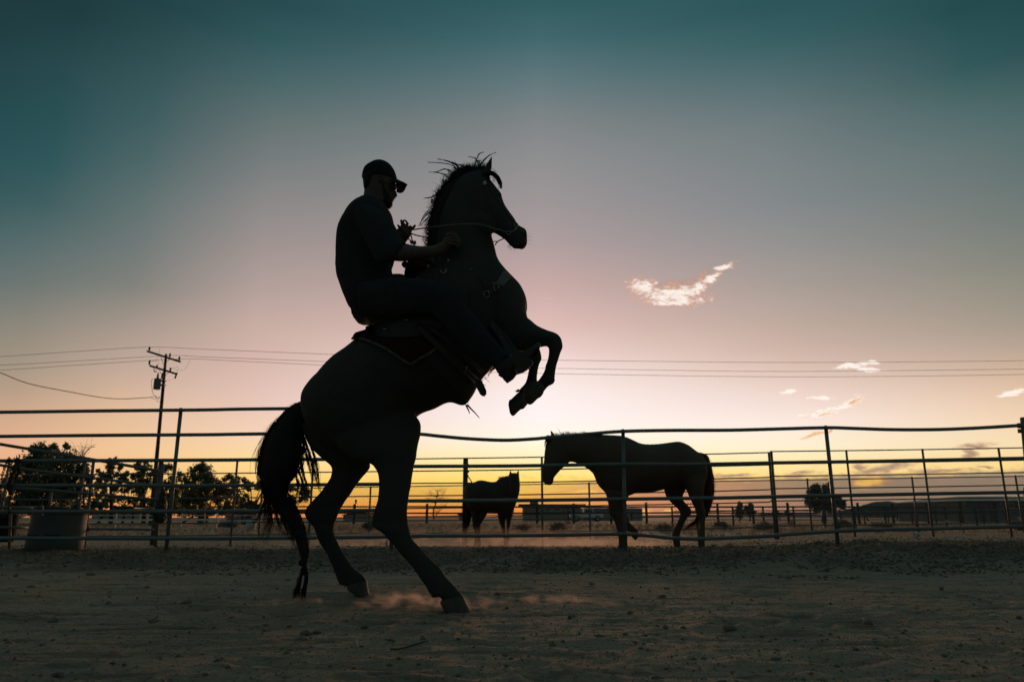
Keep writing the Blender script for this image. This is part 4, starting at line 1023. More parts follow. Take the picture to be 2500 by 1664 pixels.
def hay_bag():
    Yh = 10.1; t_ = thing('hay_bag', 'dark hay bag hanging on the end post of the chute panel', 'bag', P(396, 1270, Yh))
    m_ = MB(); c = crop(200, 1080, 5.408)
    loft(m_, c, [(1060, 600, 1080, 600, .03), (1040, 640, 1108, 640, .05), (1015, 720, 1115, 720, .07), (990, 800, 1115, 810, .09), (960, 880, 1115, 890, .11), (940, 950, 1120, 960, .12), (950, 1010, 1118, 1010, .11), (990, 1048, 1090, 1045, .08), (1030, 1062, 1060, 1062, .03)], Yh, 20, 4)
    for i, v in enumerate(m_.v):
        w = Vector(v); w += Vector((.008 * math.sin(w.z * 70 + w.y * 40), 0, 0)); m_.v[i] = tuple(w)
    m_.build('bag_body', M_rope, t_)
    s = MB(); tube(s, [P(*c(1065, 600), Yh), P(*c(1060, 540), Yh + .1), P(*c(1072, 530), Yh + .2)], .008, 6, 3); s.build('strap', M_rope, t_)
hay_bag()
def chains():
    c = crop(0, 1080, 5.409); Yh = YN - .05
    def chain(label, pts, name='chain', r=.012):
        t_ = thing(name, label, 'chain', P(*c(*pts[0]), Yh), 'chains hung over the left fence rail')
        pp = [P(*c(x, y), Yh) for x, y in pts]; L = [Vector(q) for q in catmull([tuple(q) for q in pp], 6)]
        acc = 0; i = 0; m_ = MB(); flip = 0
        d = 0
        pos = []
        tot = sum((L[k + 1] - L[k]).length for k in range(len(L) - 1)); n = max(2, int(tot / .034))
        for k in range(n):
            s = tot * k / n; a = 0
            for j in range(len(L) - 1):
                l = (L[j + 1] - L[j]).length
                if a + l >= s: pos.append((L[j].lerp(L[j + 1], (s - a) / l), (L[j + 1] - L[j]).normalized())); break
                a += l
        for k, (p, dd) in enumerate(pos):
            nrm = Vector((0, 1, 0)) if k % 2 else dd.cross(Vector((0, 1, 0)))
            side = dd.cross(nrm).normalized()
            ring = [p + dd * (.024 * math.cos(a)) + side * (.013 * math.sin(a)) for a in [2 * math.pi * q / 10 for q in range(11)]]
            tube(m_, ring, .0045, 5)
        m_.build('links', M_chain, t_)
    chain('long rusty chain looped over the rail at the far left', [(110, 215), (60, 330), (20, 480), (0, 600), (10, 740), (0, 830)])
    chain('rusty chain hanging down beside the knotted rope', [(230, 225), (200, 380), (150, 520), (90, 620), (60, 720), (20, 830)])
    chain('short rusty chain ending in a hook by the left fence', [(130, 225), (150, 640), (130, 760), (120, 900), (70, 975), (10, 960)])
    t_ = thing('knotted_rope', 'bundle of dark rope knotted over the fence rail at far left', 'rope', P(*c(150, 400), Yh))
    m_ = MB()
    for k in range(7):
        o = rng.uniform(-25, 25, 5)
        tube(m_, [P(*c(250 + o[0], 230), Yh + rng.uniform(-.02, .03)), P(*c(215 + o[1], 330), Yh - .03), P(*c(150 + o[2], 450), Yh - .03), P(*c(110 + o[3], 580), Yh - .02), P(*c(150 + o[4], 690), Yh)], .010, 6, 5)
    for k in range(3):
        o = rng.uniform(-14, 14, 4)
        tube(m_, [P(*c(262 + o[0], 240), Yh), P(*c(235 + o[1], 420), Yh), P(*c(205, 440 + o[1]), Yh), P(*c(215 + o[2], 500), Yh)], .007, 6, 5)
    for x, y, r in ((230, 230, .035), (120, 235, .03), (130, 600, .04), (190, 330, .032)):
        ellipsoid(m_, P(*c(x, y), Yh), (r, .03, r * .8))
    m_.build('rope_strands', M_rope, t_)
chains()

# dry weeds and brush in the field
def tufts(name, n, xr, yr, hr, m, label, blades=9, dens=None, w=.006):
    mb_v = []; mb_f = []
    for _ in range(n):
        y = rng.uniform(*yr); x = rng.uniform(*xr) * y
        if dens is not None and rng.random() > dens(x, y): continue
        z = gz(x, y) - .01; h = rng.uniform(*hr)
        for b in range(blades):
            a = rng.uniform(0, 6.28); l = h * rng.uniform(.5, 1.2); s = rng.uniform(.1, .8) * l; bx, by = x + rng.normal() * h * .35, y + rng.normal() * h * .35
            ww = w * (1 + y / 25); px, py = -math.sin(a) * ww, math.cos(a) * ww
            o = len(mb_v)
            mb_v += [(bx - px, by - py, z), (bx + px, by + py, z), (bx + math.cos(a) * s * .4 + px * .6, by + math.sin(a) * s * .4 + py * .6, z + l * .6), (bx + math.cos(a) * s * .4 - px * .6, by + math.sin(a) * s * .4 - py * .6, z + l * .6), (bx + math.cos(a) * s, by + math.sin(a) * s, z + l)]
            mb_f += [(o, o + 1, o + 2, o + 3), (o + 3, o + 2, o + 4)]
    m_ = MB(); m_.v = mb_v; m_.f = mb_f
    o = m_.build(name, m, None, smooth=False); return tag(o, label, None, None, 'stuff')
tufts('dry_grass', 2600, (-.75, .75), (22, 75), (.05, .18), M_dry, 'dry weeds and stubble in the field behind the fences', 9)
tufts('dry_grass', 1700, (-.75, .75), (20, 48), (.06, .20), M_brush, 'dull brush scattered over the field behind the fences', 12)
tufts('trampled_weeds', 900, (-.75, .75), (7.3, 9.9), (.015, .06), M_brush, 'trampled weeds and straw along the fence line', 6, None, .0025)
def bush(label, px, py, Yd, wpx, hpx, m=None):
    p = P(px, py, Yd); k = Yd / F; g = gz(p.x, Yd)
    m_ = MB(); 
    for _ in range(int(260)):
        a = rng.uniform(0, 6.28); rr = rng.random() ** .5 * .5
        s = Vector((p.x + math.cos(a) * rr * wpx * k * .3, Yd + math.sin(a) * rr * wpx * k * .3, g)); e = Vector((p.x + math.cos(a) * rr * wpx * k, Yd + math.sin(a) * rr * wpx * k, g + hpx * k * rng.uniform(.4, 1) * (1.1 - rr)))
        e += Vector(rng.normal(size=3)) * .06
        w_ = .012 * Yd / 25; pv = Vector((-math.sin(a), math.cos(a), .3)) * w_
        m_.add([s - pv, s + pv, e + pv, e - pv], [(0, 1, 2, 3)])
        q = e; a_ = Vector(rng.normal(size=3)) * w_ * 3; b_ = Vector(rng.normal(size=3)) * w_ * 2; m_.add([q - a_, q + b_, q + a_, q - b_], [(0, 1, 2, 3)])
    o = m_.build('sagebrush', m or M_brush, None, smooth=False); tag(o, label, 'bush', 'sagebrush in the field')
for L, px, py, Yd, w_, h_ in (('rounded sagebrush in the field below the truck', 1362, 1290, 26, 44, 24), ('sagebrush right of the small horse, low by the fence', 1275, 1292, 27, 42, 16), ('sagebrush by a fence post right of the bay horse', 1865, 1280, 30, 50, 17),
                              ('sagebrush below the two humped tree', 2055, 1270, 33, 44, 22), ('sagebrush at the foot of the shed at far right', 2485, 1275, 30, 40, 22), ('sagebrush under the low hill on the right', 2150, 1275, 32, 56, 16), ('sagebrush left of the drum in the left yard', 560, 1282, 36, 40, 14),
                              ('sagebrush just right of the bay horse tail', 1760, 1277, 33, 30, 16), ('sagebrush between the hind legs of the rearing horse', 905, 1285, 30, 36, 20), ('sagebrush beneath the belly of the bay horse', 1620, 1290, 28, 40, 15)):
    bush(L, px, py, Yd, w_, h_)
# litter
def scrap(name, label, pts, Yd, m, cat='litter'):
    c = P(*pts[0], Yd); m_ = MB(); L = []
    for (x, y) in pts: L.append(P(x, y, Yd + rng.uniform(-.05, .05)))
    for i in range(len(L) - 1):
        d = L[i + 1] - L[i]; 
        for _ in range(4):
            q = L[i].lerp(L[i + 1], rng.random()); a = Vector(rng.normal(size=3)) * .035; b = Vector(rng.normal(size=3)) * .03; e = Vector(rng.normal(size=3)) * .03
            m_.add([q - a, q + b, q + a, q - b, q + e], [(0, 1, 4), (1, 2, 4), (2, 3, 4), (3, 0, 4), (3, 2, 1, 0)])
    o = m_.build(name, m, None, smooth=False); tag(o, label, cat)
scrap('crumpled_bag', 'crumpled orange plastic bag caught in the weeds right of the bay horse', [(1921, 1276), (1927, 1279), (1934, 1276), (1939, 1272)], 22, M_bag)
scrap('crumpled_bag', 'pink scrap of plastic in the field between the two grazing horses', [(1380, 1275), (1386, 1275), (1393, 1273)], 24, M_bag)
scrap('paper_scrap', 'pale curled scrap of paper on the dirt at far right', [(2234, 1303), (2238, 1305), (2245, 1305)], 13, M_pale)
scrap('paper_scrap', 'tiny white scrap under the barn at right', [(2305, 1273), (2314, 1270)], 26, M_pale)

# ------------------------------------------------------------------ hair helper
def strands(mb, paths, r=.0014, sub=5, seg=3, jit=0.0):
    for pts in paths:
        tube(mb, pts, r, seg, sub, cap=False, taper=.25)
def hair_between(mb, cf, rowsA, rowsB, n, Y, w, u_rng=(0, 1), t0=(0, .6), tl=(.3, .7), r=.0016, wob=3.0, out=0):
    """strands running down a lock whose two outlines are rowsA and rowsB"""
    A = catmull([cf(*p) for p in rowsA], 6); B = catmull([cf(*p) for p in rowsB], 6)
    N = min(len(A), len(B))
    for _ in range(n):
        u = rng.uniform(*u_rng); a = rng.uniform(*t0); b = min(1.0, a + rng.uniform(*tl)); k = 8
        yy = Y + rng.uniform(-w, w) * math.sqrt(max(0.05, 1 - (2 * u - 1) ** 2)); du = rng.normal() * .12; ph = rng.uniform(0, 6.28); f = rng.uniform(2, 5)
        pts = []
        for i in range(k):
            t_ = (a + (b - a) * i / (k - 1)) * (N - 1); j = min(int(t_), N - 2); fr = t_ - j
            pa = np.array(A[j]) * (1 - fr) + np.array(A[j + 1]) * fr; pb = np.array(B[j]) * (1 - fr) + np.array(B[j + 1]) * fr
            uu = u + du * i / (k - 1); q = pa * (1 - uu) + pb * uu
            q = q + np.array([math.sin(ph + f * i / k), math.cos(ph * 2 + f * i / k) * .3]) * wob / 2.4 * i / k
            pts.append(P(q[0], q[1], yy))
        strands(mb, [pts], r, 2)

# ------------------------------------------------------------------ rearing horse
hb = P(1115, 1497, 4.25); hb = Vector((0.0, 4.45, 0.0))
horse = thing('rearing_horse', 'black horse rearing on its hind legs with a rider in the saddle', 'horse', hb)
mb = MB()
# trunk: back line / belly line
loft(mb, c0, [(736, 985, 762, 1062, .08, 4.58), (741, 955, 800, 1095, .18, 4.57), (757, 928, 862, 1118, .25, 4.56), (783, 900, 930, 1112, .29, 4.54), (808, 872, 985, 1060, .31, 4.52), (838, 853, 1027, 1013, .32, 4.50),
              (868, 828, 1062, 998, .325, 4.48), (905, 800, 1100, 982, .33, 4.46), (935, 775, 1135, 990, .335, 4.44), (965, 740, 1158, 966, .33, 4.42), (1000, 700, 1178, 930, .32, 4.39), (1030, 660, 1212, 893, .30, 4.37), (1065, 625, 1250, 850, .27, 4.35), (1105, 610, 1280, 790, .22, 4.33), (1150, 620, 1284, 765, .17, 4.32)], seg=32)
# neck
loft(mb, c0, [(1176, 414, 1192, 548, .085, 4.28), (1150, 420, 1198, 566, .095, 4.285), (1124, 432, 1202, 580, .105, 4.29), (1098, 462, 1207, 598, .115, 4.3), (1078, 510, 1214, 622, .13, 4.3), (1064, 565, 1224, 645, .155, 4.31), (1056, 615, 1248, 672, .19, 4.32),
              (1052, 670, 1274, 700, .22, 4.33), (1056, 720, 1287, 732, .24, 4.33), (1066, 765, 1288, 756, .235, 4.34), (1090, 810, 1281, 776, .2, 4.34)], seg=28)
# shoulder and breast mass
loft(mb, c0, [(1230, 660, 1200, 700, .10, 4.33), (1252, 678, 1180, 800, .2, 4.33), (1278, 705, 1190, 850, .24, 4.34), (1288, 735, 1215, 880, .24, 4.34), (1287, 758, 1245, 870, .21, 4.34), (1290, 778, 1275, 850, .17, 4.34)], seg=24)
# head
loft(mb, c0, [(1170, 424, 1130, 470, .05, 4.28), (1184, 424, 1140, 510, .085, 4.275), (1199, 441, 1152, 540, .098, 4.27), (1214, 459, 1165, 558, .102, 4.265), (1224, 472, 1180, 566, .100, 4.26), (1227, 484, 1191, 567.5, .092, 4.255), (1233, 501, 1203, 569.5, .08, 4.25),
              (1243, 516.5, 1212, 573, .066, 4.24), (1254.5, 531, 1222, 578.5, .056, 4.235), (1265, 547.5, 1232, 585, .05, 4.23), (1276, 554.5, 1238, 591, .050, 4.225), (1283, 558.5, 1246, 600, .052, 4.22), (1287, 567, 1256, 603.5, .052, 4.215), (1288, 580, 1264, 607, .046, 4.21), (1288, 594, 1271, 609, .036, 4.21), (1284, 602, 1275, 608, .02, 4.21)], seg=28)
ellipsoid(mb, P(1219, 477, 4.20), (.016, .03, .014))               # brow over the eye
ellipsoid(mb, P(1182, 545, 4.20), (.085, .04, .085))             # cheek
ellipsoid(mb, P(1279, 570, 4.175), (.022, .018, .018)); ellipsoid(mb, P(1262, 602, 4.21), (.03, .04, .012))   # nostril rim, lower lip
# ears
def ear(cf, b0, b1, tip, Y, th=.022):
    a = [(b0[0], b0[1], b1[0], b1[1], th, Y)]
    for k, wd in ((.25, .98), (.5, .74), (.75, .45), (.92, .2), (1.0, .04)):
        cx = (b0[0] + b1[0]) / 2 * (1 - k) + tip[0] * k; cy = (b0[1] + b1[1]) / 2 * (1 - k) + tip[1] * k
        hx = (b1[0] - b0[0]) / 2 * wd; hy = (b1[1] - b0[1]) / 2 * wd; a.append((cx - hx, cy - hy, cx + hx, cy + hy, th * max(wd, .25), Y))
    loft(mb, cf, a, seg=12)
loft(mb, c2, [(850, 330, 975, 330, .03, 4.22), (880, 255, 972, 285, .028, 4.215), (905, 215, 985, 240, .025, 4.21), (938, 165, 992, 180, .02, 4.205), (962, 120, 995, 130, .012, 4.20), (980, 92, 992, 96, .005, 4.20)], seg=12)
loft(mb, c2, [(640, 330, 740, 330, .03, 4.36), (655, 265, 730, 262, .022, 4.365), (682, 228, 722, 225, .012, 4.37), (700, 205, 716, 203, .005, 4.37)], seg=12)
# near foreleg, folded at the knee
loft(mb, c8, [(780, 120, 380, 480, .12, 4.28), (860, 90, 520, 560, .12, 4.26), (930, 135, 680, 580, .11, 4.24), (1000, 195, 800, 560, .098, 4.22), (1080, 236, 900, 535, .085, 4.20), (1160, 268, 985, 515, .075, 4.18), (1240, 292, 1070, 497, .066, 4.17), (1300, 325, 1125, 492, .06, 4.16), (1340, 375, 1150, 505, .056, 4.155), (1354, 430, 1160, 535, .052, 4.15), (1361, 500, 1163, 575, .048, 4.15), (1345, 545, 1162, 605, .042, 4.15),
              (1322, 600, 1156, 645, .036, 4.15), (1296, 690, 1143, 700, .030, 4.15), (1277, 760, 1115, 765, .029, 4.15), (1264, 820, 1104, 815, .029, 4.15), (1254, 890, 1075, 880, .031, 4.15), (1250, 945, 1045, 920, .034, 4.15), (1250, 995, 1018, 960, .037, 4.15), (1222, 1032, 985, 990, .036, 4.15), (1160, 1064, 940, 1010, .034, 4.15), (1105, 1125, 900, 1050, .034, 4.15), (1080, 1165, 880, 1100, .034, 4.15)], seg=18, sub=3)
# far foreleg
loft(mb, c8, [(640, 300, 480, 540, .10, 4.42), (850, 320, 740, 600, .085, 4.44), (990, 440, 850, 640, .07, 4.45), (1040, 560, 876, 690, .055, 4.455), (1064, 655, 882, 735, .048, 4.46), (1050, 712, 878, 770, .042, 4.46), (1026, 765, 872, 808, .035, 4.46), (1011, 830, 866, 850, .032, 4.46), (1003, 900, 856, 915, .031, 4.46), (999, 965, 840, 970, .033, 4.46), (1010, 1040, 800, 1040, .036, 4.46), (985, 1110, 752, 1085, .036, 4.46), (935, 1180, 730, 1135, .034, 4.46), (870, 1265, 715, 1180, .034, 4.46)], seg=18, sub=3)
# near hind leg
loft(mb, c5, [(1000, 30, 520, 120, .13, 4.43), (1090, 143, 560, 300, .135, 4.41), (1118, 192, 640, 395, .13, 4.39), (1116, 262, 730, 440, .125, 4.37), (1101, 325, 795, 452, .12, 4.36), (1092, 400, 820, 478, .108, 4.35), (1078, 460, 838, 510, .098, 4.34), (1065, 520, 846, 560, .088, 4.33), (1054, 585, 845, 620, .078, 4.32), (1042, 645, 838, 680, .068, 4.31), (1033, 715, 822, 735, .062, 4.30), (1030, 765, 808, 785, .058, 4.30), (1033, 820, 805, 830, .055, 4.30),
              (1042, 870, 822, 862, .05, 4.29), (1053, 905, 868, 888, .044, 4.29), (1068, 935, 905, 932, .038, 4.29), (1102, 970, 952, 985, .033, 4.285), (1152, 1022, 1005, 1045, .031, 4.28), (1200, 1070, 1052, 1100, .031, 4.275), (1240, 1110, 1085, 1145, .033, 4.27), (1272, 1158, 1118, 1192, .037, 4.265), (1318, 1208, 1148, 1228, .042, 4.26), (1345, 1236, 1162, 1264, .042, 4.255), (1362, 1258, 1192, 1292, .040, 4.25), (1380, 1278, 1240, 1296, .042, 4.25), (1386, 1296, 1244, 1318, .045, 4.25)], seg=18, sub=3)
# far hind leg
loft(mb, c5, [(700, 150, 345, 200, .12, 4.62), (760, 330, 400, 325, .13, 4.63), (799, 452, 455, 385, .12, 4.64), (786, 490, 505, 430, .115, 4.65), (762, 520, 541, 466, .105, 4.66), (735, 550, 545, 505, .095, 4.66), (705, 592, 528, 555, .085, 4.67), (672, 640, 488, 618, .076, 4.68), (640, 682, 440, 670, .068, 4.68), (612, 725, 396, 715, .062, 4.69), (594, 765, 376, 755, .058, 4.69), (578, 805, 383, 792, .052, 4.69), (565, 840, 405, 822, .046, 4.70), (562, 880, 432, 858, .04, 4.70),
              (575, 920, 455, 915, .035, 4.71), (600, 975, 480, 970, .032, 4.72), (638, 1040, 518, 1030, .031, 4.73), (680, 1098, 548, 1090, .033, 4.74), (718, 1132, 566, 1140, .037, 4.745), (752, 1162, 578, 1180, .040, 4.75), (768, 1186, 600, 1214, .038, 4.75), (772, 1196, 638, 1224, .04, 4.75), (774, 1206, 650, 1232, .045, 4.75)], seg=18, sub=3)
body = remesh(mb, 'body', M_black, horse, .0085, 3); wrinkle(body, .009, 4.5, 21)
BV = bvh_of([body])
def hoof(parent, cf, st, m=M_hoof, label=None):
    m_ = MB(); loft(m_, cf, st, seg=26, sub=3); o = m_.build('hoof', m, parent)
    return o
hoof(horse, c5, [(1386, 1284, 1248, 1312, .050, 4.25), (1393, 1304, 1240, 1336, .056, 4.25), (1408, 1335, 1250, 1356, .062, 4.25), (1424, 1366, 1262, 1378, .068, 4.25), (1436, 1388, 1270, 1390, .072, 4.25), (1436, 1395, 1274, 1396, .072, 4.25)])
hoof(horse, c5, [(772, 1192, 650, 1222, .048, 4.75), (775, 1208, 646, 1242, .052, 4.75), (779, 1232, 658, 1260, .057, 4.75), (784, 1258, 680, 1272, .062, 4.75), (788, 1276, 690, 1278, .066, 4.75), (788, 1282, 692, 1282, .066, 4.75)])
hoof(horse, c8, [(1085, 1040, 1085, 1160, .036, 4.15), (1040, 1000, 1068, 1185, .044, 4.15), (985, 985, 1045, 1213, .05, 4.15), (930, 995, 1000, 1240, .055, 4.15), (880, 1018, 955, 1285, .06, 4.15), (845, 1045, 915, 1317, .062, 4.15), (818, 1085, 868, 1315, .06, 4.15), (803, 1130, 822, 1275, .05, 4.15), (799, 1180, 803, 1235, .03, 4.15)])
hoof(horse, c8, [(760, 1140, 880, 1290, .042, 4.46), (720, 1152, 850, 1325, .048, 4.46), (682, 1188, 805, 1378, .052, 4.46), (650, 1220, 765, 1388, .056, 4.46), (622, 1245, 715, 1432, .06, 4.46), (600, 1256, 675, 1472, .06, 4.46), (590, 1290, 640, 1478, .055, 4.46), (588, 1325, 610, 1440, .035, 4.46)])
for sgn in (-1,):
    m_ = MB(); ellipsoid(m_, P(1209, 487, 4.178), (.014, .010, .012)); m_.build('eye', M_lens, horse)
# mane
m_ = MB()
crest = catmull([c2(*p) for p in [(880, 262), (800, 268), (700, 282), (600, 298), (540, 345), (480, 410), (420, 470), (370, 540), (335, 620), (305, 700), (275, 790), (258, 870), (250, 950), (248, 1040), (240, 1110), (225, 1170)]], 6)
loft(m_, c2, [(885, 240, 870, 330, .03, 4.28), (760, 262, 800, 380, .035, 4.29), (600, 290, 700, 420, .04, 4.3), (500, 375, 620, 520, .045, 4.3), (400, 480, 540, 600, .05, 4.3), (340, 600, 480, 660, .05, 4.3), (295, 710, 440, 740, .05, 4.3), (262, 840, 400, 850, .05, 4.3), (248, 960, 380, 960, .05, 4.3), (240, 1080, 360, 1080, .05, 4.3), (225, 1175, 330, 1175, .04, 4.3)], seg=12, sub=3)
nC = len(crest)
for _ in range(3800):                     # curly fringe along the crest
    i = rng.integers(1, nC - 1); p = np.array(crest[i]); d = np.array(crest[i + 1]) - np.array(crest[i - 1]); d = d / np.linalg.norm(d); nrm = np.array([d[1], -d[0]])
    nrm = -nrm if nrm[0] > .2 or nrm[1] > .3 else nrm
    if nrm[0] * -1 < 0 and abs(nrm[0]) > abs(nrm[1]): nrm = -nrm
    L = (3 + 27 * rng.random() ** 2.4) * (1.2 if i < nC * .3 else .9); cur = rng.uniform(-5.5, 5.5); yy = 4.3 + rng.uniform(-.04, .04)
    ang = math.atan2(nrm[1], nrm[0]) + rng.normal() * .5; q = p - nrm * rng.uniform(1, 5); pts = [P(q[0], q[1], yy)]
    for s in range(8):
        q = q + np.array([math.cos(ang), math.sin(ang)]) * L / 8; ang += cur / 8 * rng.uniform(.6, 1.6); ang += .06
        pts.append(P(q[0], q[1], yy))
    strands(m_, [pts], .0015, 2)
for _ in range(240):                     # thicker locks under the loose hair
    i = rng.integers(1, nC - 1); p = np.array(crest[i]); d = np.array(crest[i + 1]) - np.array(crest[i - 1]); d = d / np.linalg.norm(d); nrm = np.array([d[1], -d[0]])
    if nrm[0] > .15: nrm = -nrm
    if i < nC * .28 and nrm[1] > 0: nrm = -nrm
    L = rng.uniform(8, 20) * (1.15 if i < nC * .35 else .8); ang = math.atan2(nrm[1], nrm[0]) + rng.normal() * .45; cur = rng.uniform(-4.5, 4.5); q = p - nrm * 6; yy = 4.3 + rng.uniform(-.04, .04); pts = [P(q[0], q[1], yy)]
    for s in range(8):
        q = q + np.array([math.cos(ang), math.sin(ang)]) * L / 8; ang += cur / 8; pts.append(P(q[0], q[1], yy))
    tube(m_, pts, rng.uniform(.004, .009), 6, 2, taper=.12)
    for kk in range(5):
        sh = Vector(rng.normal(size=3)) * .006; strands(m_, [[a_ + sh * (1 + b_ * .3) for b_, a_ in enumerate(pts)]], .0016, 2)
wisps = [[(600, 262), (540, 200), (450, 160), (330, 137)], [(590, 280), (520, 220), (400, 190), (215, 175)], [(600, 300), (560, 215), (500, 180), (420, 150)], [(680, 235), (620, 215), (560, 200), (500, 170)], [(500, 290), (460, 265), (400, 262), (300, 300)], [(480, 310), (430, 255), (360, 275)],
         [(470, 345), (400, 320), (330, 300), (230, 295)], [(760, 250), (790, 170), (830, 80), (890, 55)], [(850, 255), (800, 150), (760, 120), (700, 108)], [(860, 240), (830, 170), (800, 165), (740, 270)], [(870, 180), (920, 120), (970, 85), (1030, 60)], [(870, 200), (890, 150), (960, 90)],
         [(830, 260), (860, 180), (840, 160), (800, 160)], [(355, 510), (320, 560), (270, 590), (205, 602)], [(350, 530), (300, 575), (240, 600), (170, 604)], [(280, 740), (220, 760), (160, 830), (125, 930)], [(270, 760), (215, 790), (160, 860), (105, 940)], [(240, 820), (190, 870), (150, 910), (138, 940)],
         [(300, 640), (260, 630), (265, 655), (300, 668)], [(240, 970), (190, 975), (190, 1010), (235, 1028)], [(245, 1000), (200, 990), (205, 1020), (230, 1040)], [(240, 1150), (190, 1145), (150, 1095)], [(240, 1120), (200, 1115), (160, 1080)], [(600, 290), (585, 230), (545, 190), (510, 180)], [(575, 300), (540, 240), (520, 200)],
         [(545, 330), (500, 290), (480, 270)], [(500, 380), (440, 350), (400, 345)], [(460, 420), (410, 400), (400, 350)], [(430, 440), (395, 410), (400, 370)], [(600, 280), (660, 230), (715, 200)]]
for w_ in wisps:
    for k in range(6):
        o = rng.normal(size=(len(w_), 2)) * 5; yy = 4.3 + rng.uniform(-.04, .04)
        strands(m_, [[P(*c2(x + o[i][0] * (i > 0) * .8, y + o[i][1] * (i > 0) * .8), yy) for i, (x, y) in enumerate(w_)]], .0020 if k else .0028, 5)
for _ in range(330):
    x = rng.uniform(600, 885); L = rng.uniform(30, 120); a = -math.pi / 2 + rng.normal() * .6; q = np.array([x, 280 - (x - 610) * .05]); pts = []; yy = 4.3 + rng.uniform(-.04, .04); cu = rng.uniform(-2, 2)
    for s in range(6): pts.append(P(*c2(*q), yy)); q = q + np.array([math.cos(a), math.sin(a)]) * L / 6; a += cu / 6
    strands(m_, [pts], .0016, 2)
m_.build('mane', M_hair, horse)
# forelock
m_ = MB(); base_ = [(955, 300), (1010, 320), (1050, 360), (1078, 410), (1092, 450), (1090, 485)]
for k in range(90):
    a = rng.uniform(0, .6); o = rng.normal(size=2) * 9; yy = 4.22 + rng.uniform(-.03, .03); L = int(3 + rng.integers(0, 4)); st = rng.integers(0, 2)
    pts = [P(*c2(x + o[0] + rng.normal() * 4, y + o[1] + rng.normal() * 4), yy) for x, y in base_[st:st + L]]
    if len(pts) > 1: strands(m_, [pts], .0028, 4)
tube(m_, [P(*c2(x, y), 4.22) for x, y in base_], .017, 7, 4, taper=.35)
for k in range(12):
    x0 = rng.uniform(980, 1050); strands(m_, [[P(*c2(x0, 330), 4.22), P(*c2(x0 + 10, 370), 4.22), P(*c2(x0 + rng.uniform(0, 30), 420), 4.22)]], .0012, 3)
strands(m_, [[P(*c2(975, 250), 4.22), P(*c2(1010, 262), 4.22), P(*c2(1040, 310), 4.22)], [P(*c2(985, 290), 4.22), P(*c2(1030, 280), 4.22), P(*c2(1055, 305), 4.22)]], .0018, 4)
m_.build('forelock', M_hair, horse)
m_ = MB()
for k in range(16):
    x = rng.uniform(1150, 1250); y = 1150 + (x - 1150) * .35; strands(m_, [[P(*c2(x, y), 4.21), P(*c2(x - 5, y + 25), 4.21), P(*c2(x + rng.uniform(-15, 20), y + rng.uniform(40, 75)), 4.21)]], .0006, 3)
for k in range(10):
    y = rng.uniform(980, 1170); strands(m_, [[P(*c2(1400, y), 4.21), P(*c2(1430, y + 5), 4.21), P(*c2(1465, y + rng.uniform(-25, 30)), 4.21)]], .0005, 3)
o = m_.build('whiskers', M_hair, horse); o['kind'] = 'stuff'
# tail
m_ = MB(); TY = 4.62
tail = [(1252, 70, 1330, 150, 0.045), (1185, 108, 1300, 225, 0.06), (1110, 170, 1262, 300, 0.07), (1040, 255, 1258, 395, 0.08), (968, 355, 1262, 480, 0.085), (918, 455, 1258, 560, 0.09), (888, 560, 1245, 640, 0.085), (878, 670, 1205, 720, 0.075), (888, 770, 1150, 785, 0.065), (915, 850, 1112, 838, 0.05), (955, 920, 1112, 885, 0.04), (1000, 985, 1140, 950, 0.034), (1032, 1064, 1198, 1026, 0.036), (1089, 1138, 1234, 1106, 0.0336), (1145, 1201, 1263, 1189, 0.0312), (1168, 1251, 1280, 1239, 0.024), (1197, 1301, 1296, 1289, 0.0312), (1212, 1346, 1302, 1339, 0.024), (1229, 1396, 1311, 1389, 0.0288), (1244, 1450, 1316, 1450, 0.021599999999999998), (1257, 1499, 1305, 1506, 0.0168), (1269, 1545, 1297, 1545, 0.012), (1264, 1568, 1300, 1566, 0.0168)]
loft(m_, c7, [t_ + (TY,) for t_ in tail], seg=16, sub=3)
hair_between(m_, c7, [(a, b) for a, b, *_ in tail[:13]], [(c_, d) for _, _, c_, d, _ in tail[:13]], 1000, TY, .08, (-.05, 1.04), (0, .75), (.25, .5), .0022, 5)
hair_between(m_, c7, [(a, b) for a, b, *_ in tail[11:]], [(c_, d) for _, _, c_, d, _ in tail[11:]], 260, TY, .02, (-.08, 1.08), (0, .8), (.15, .35), .0018, 3)
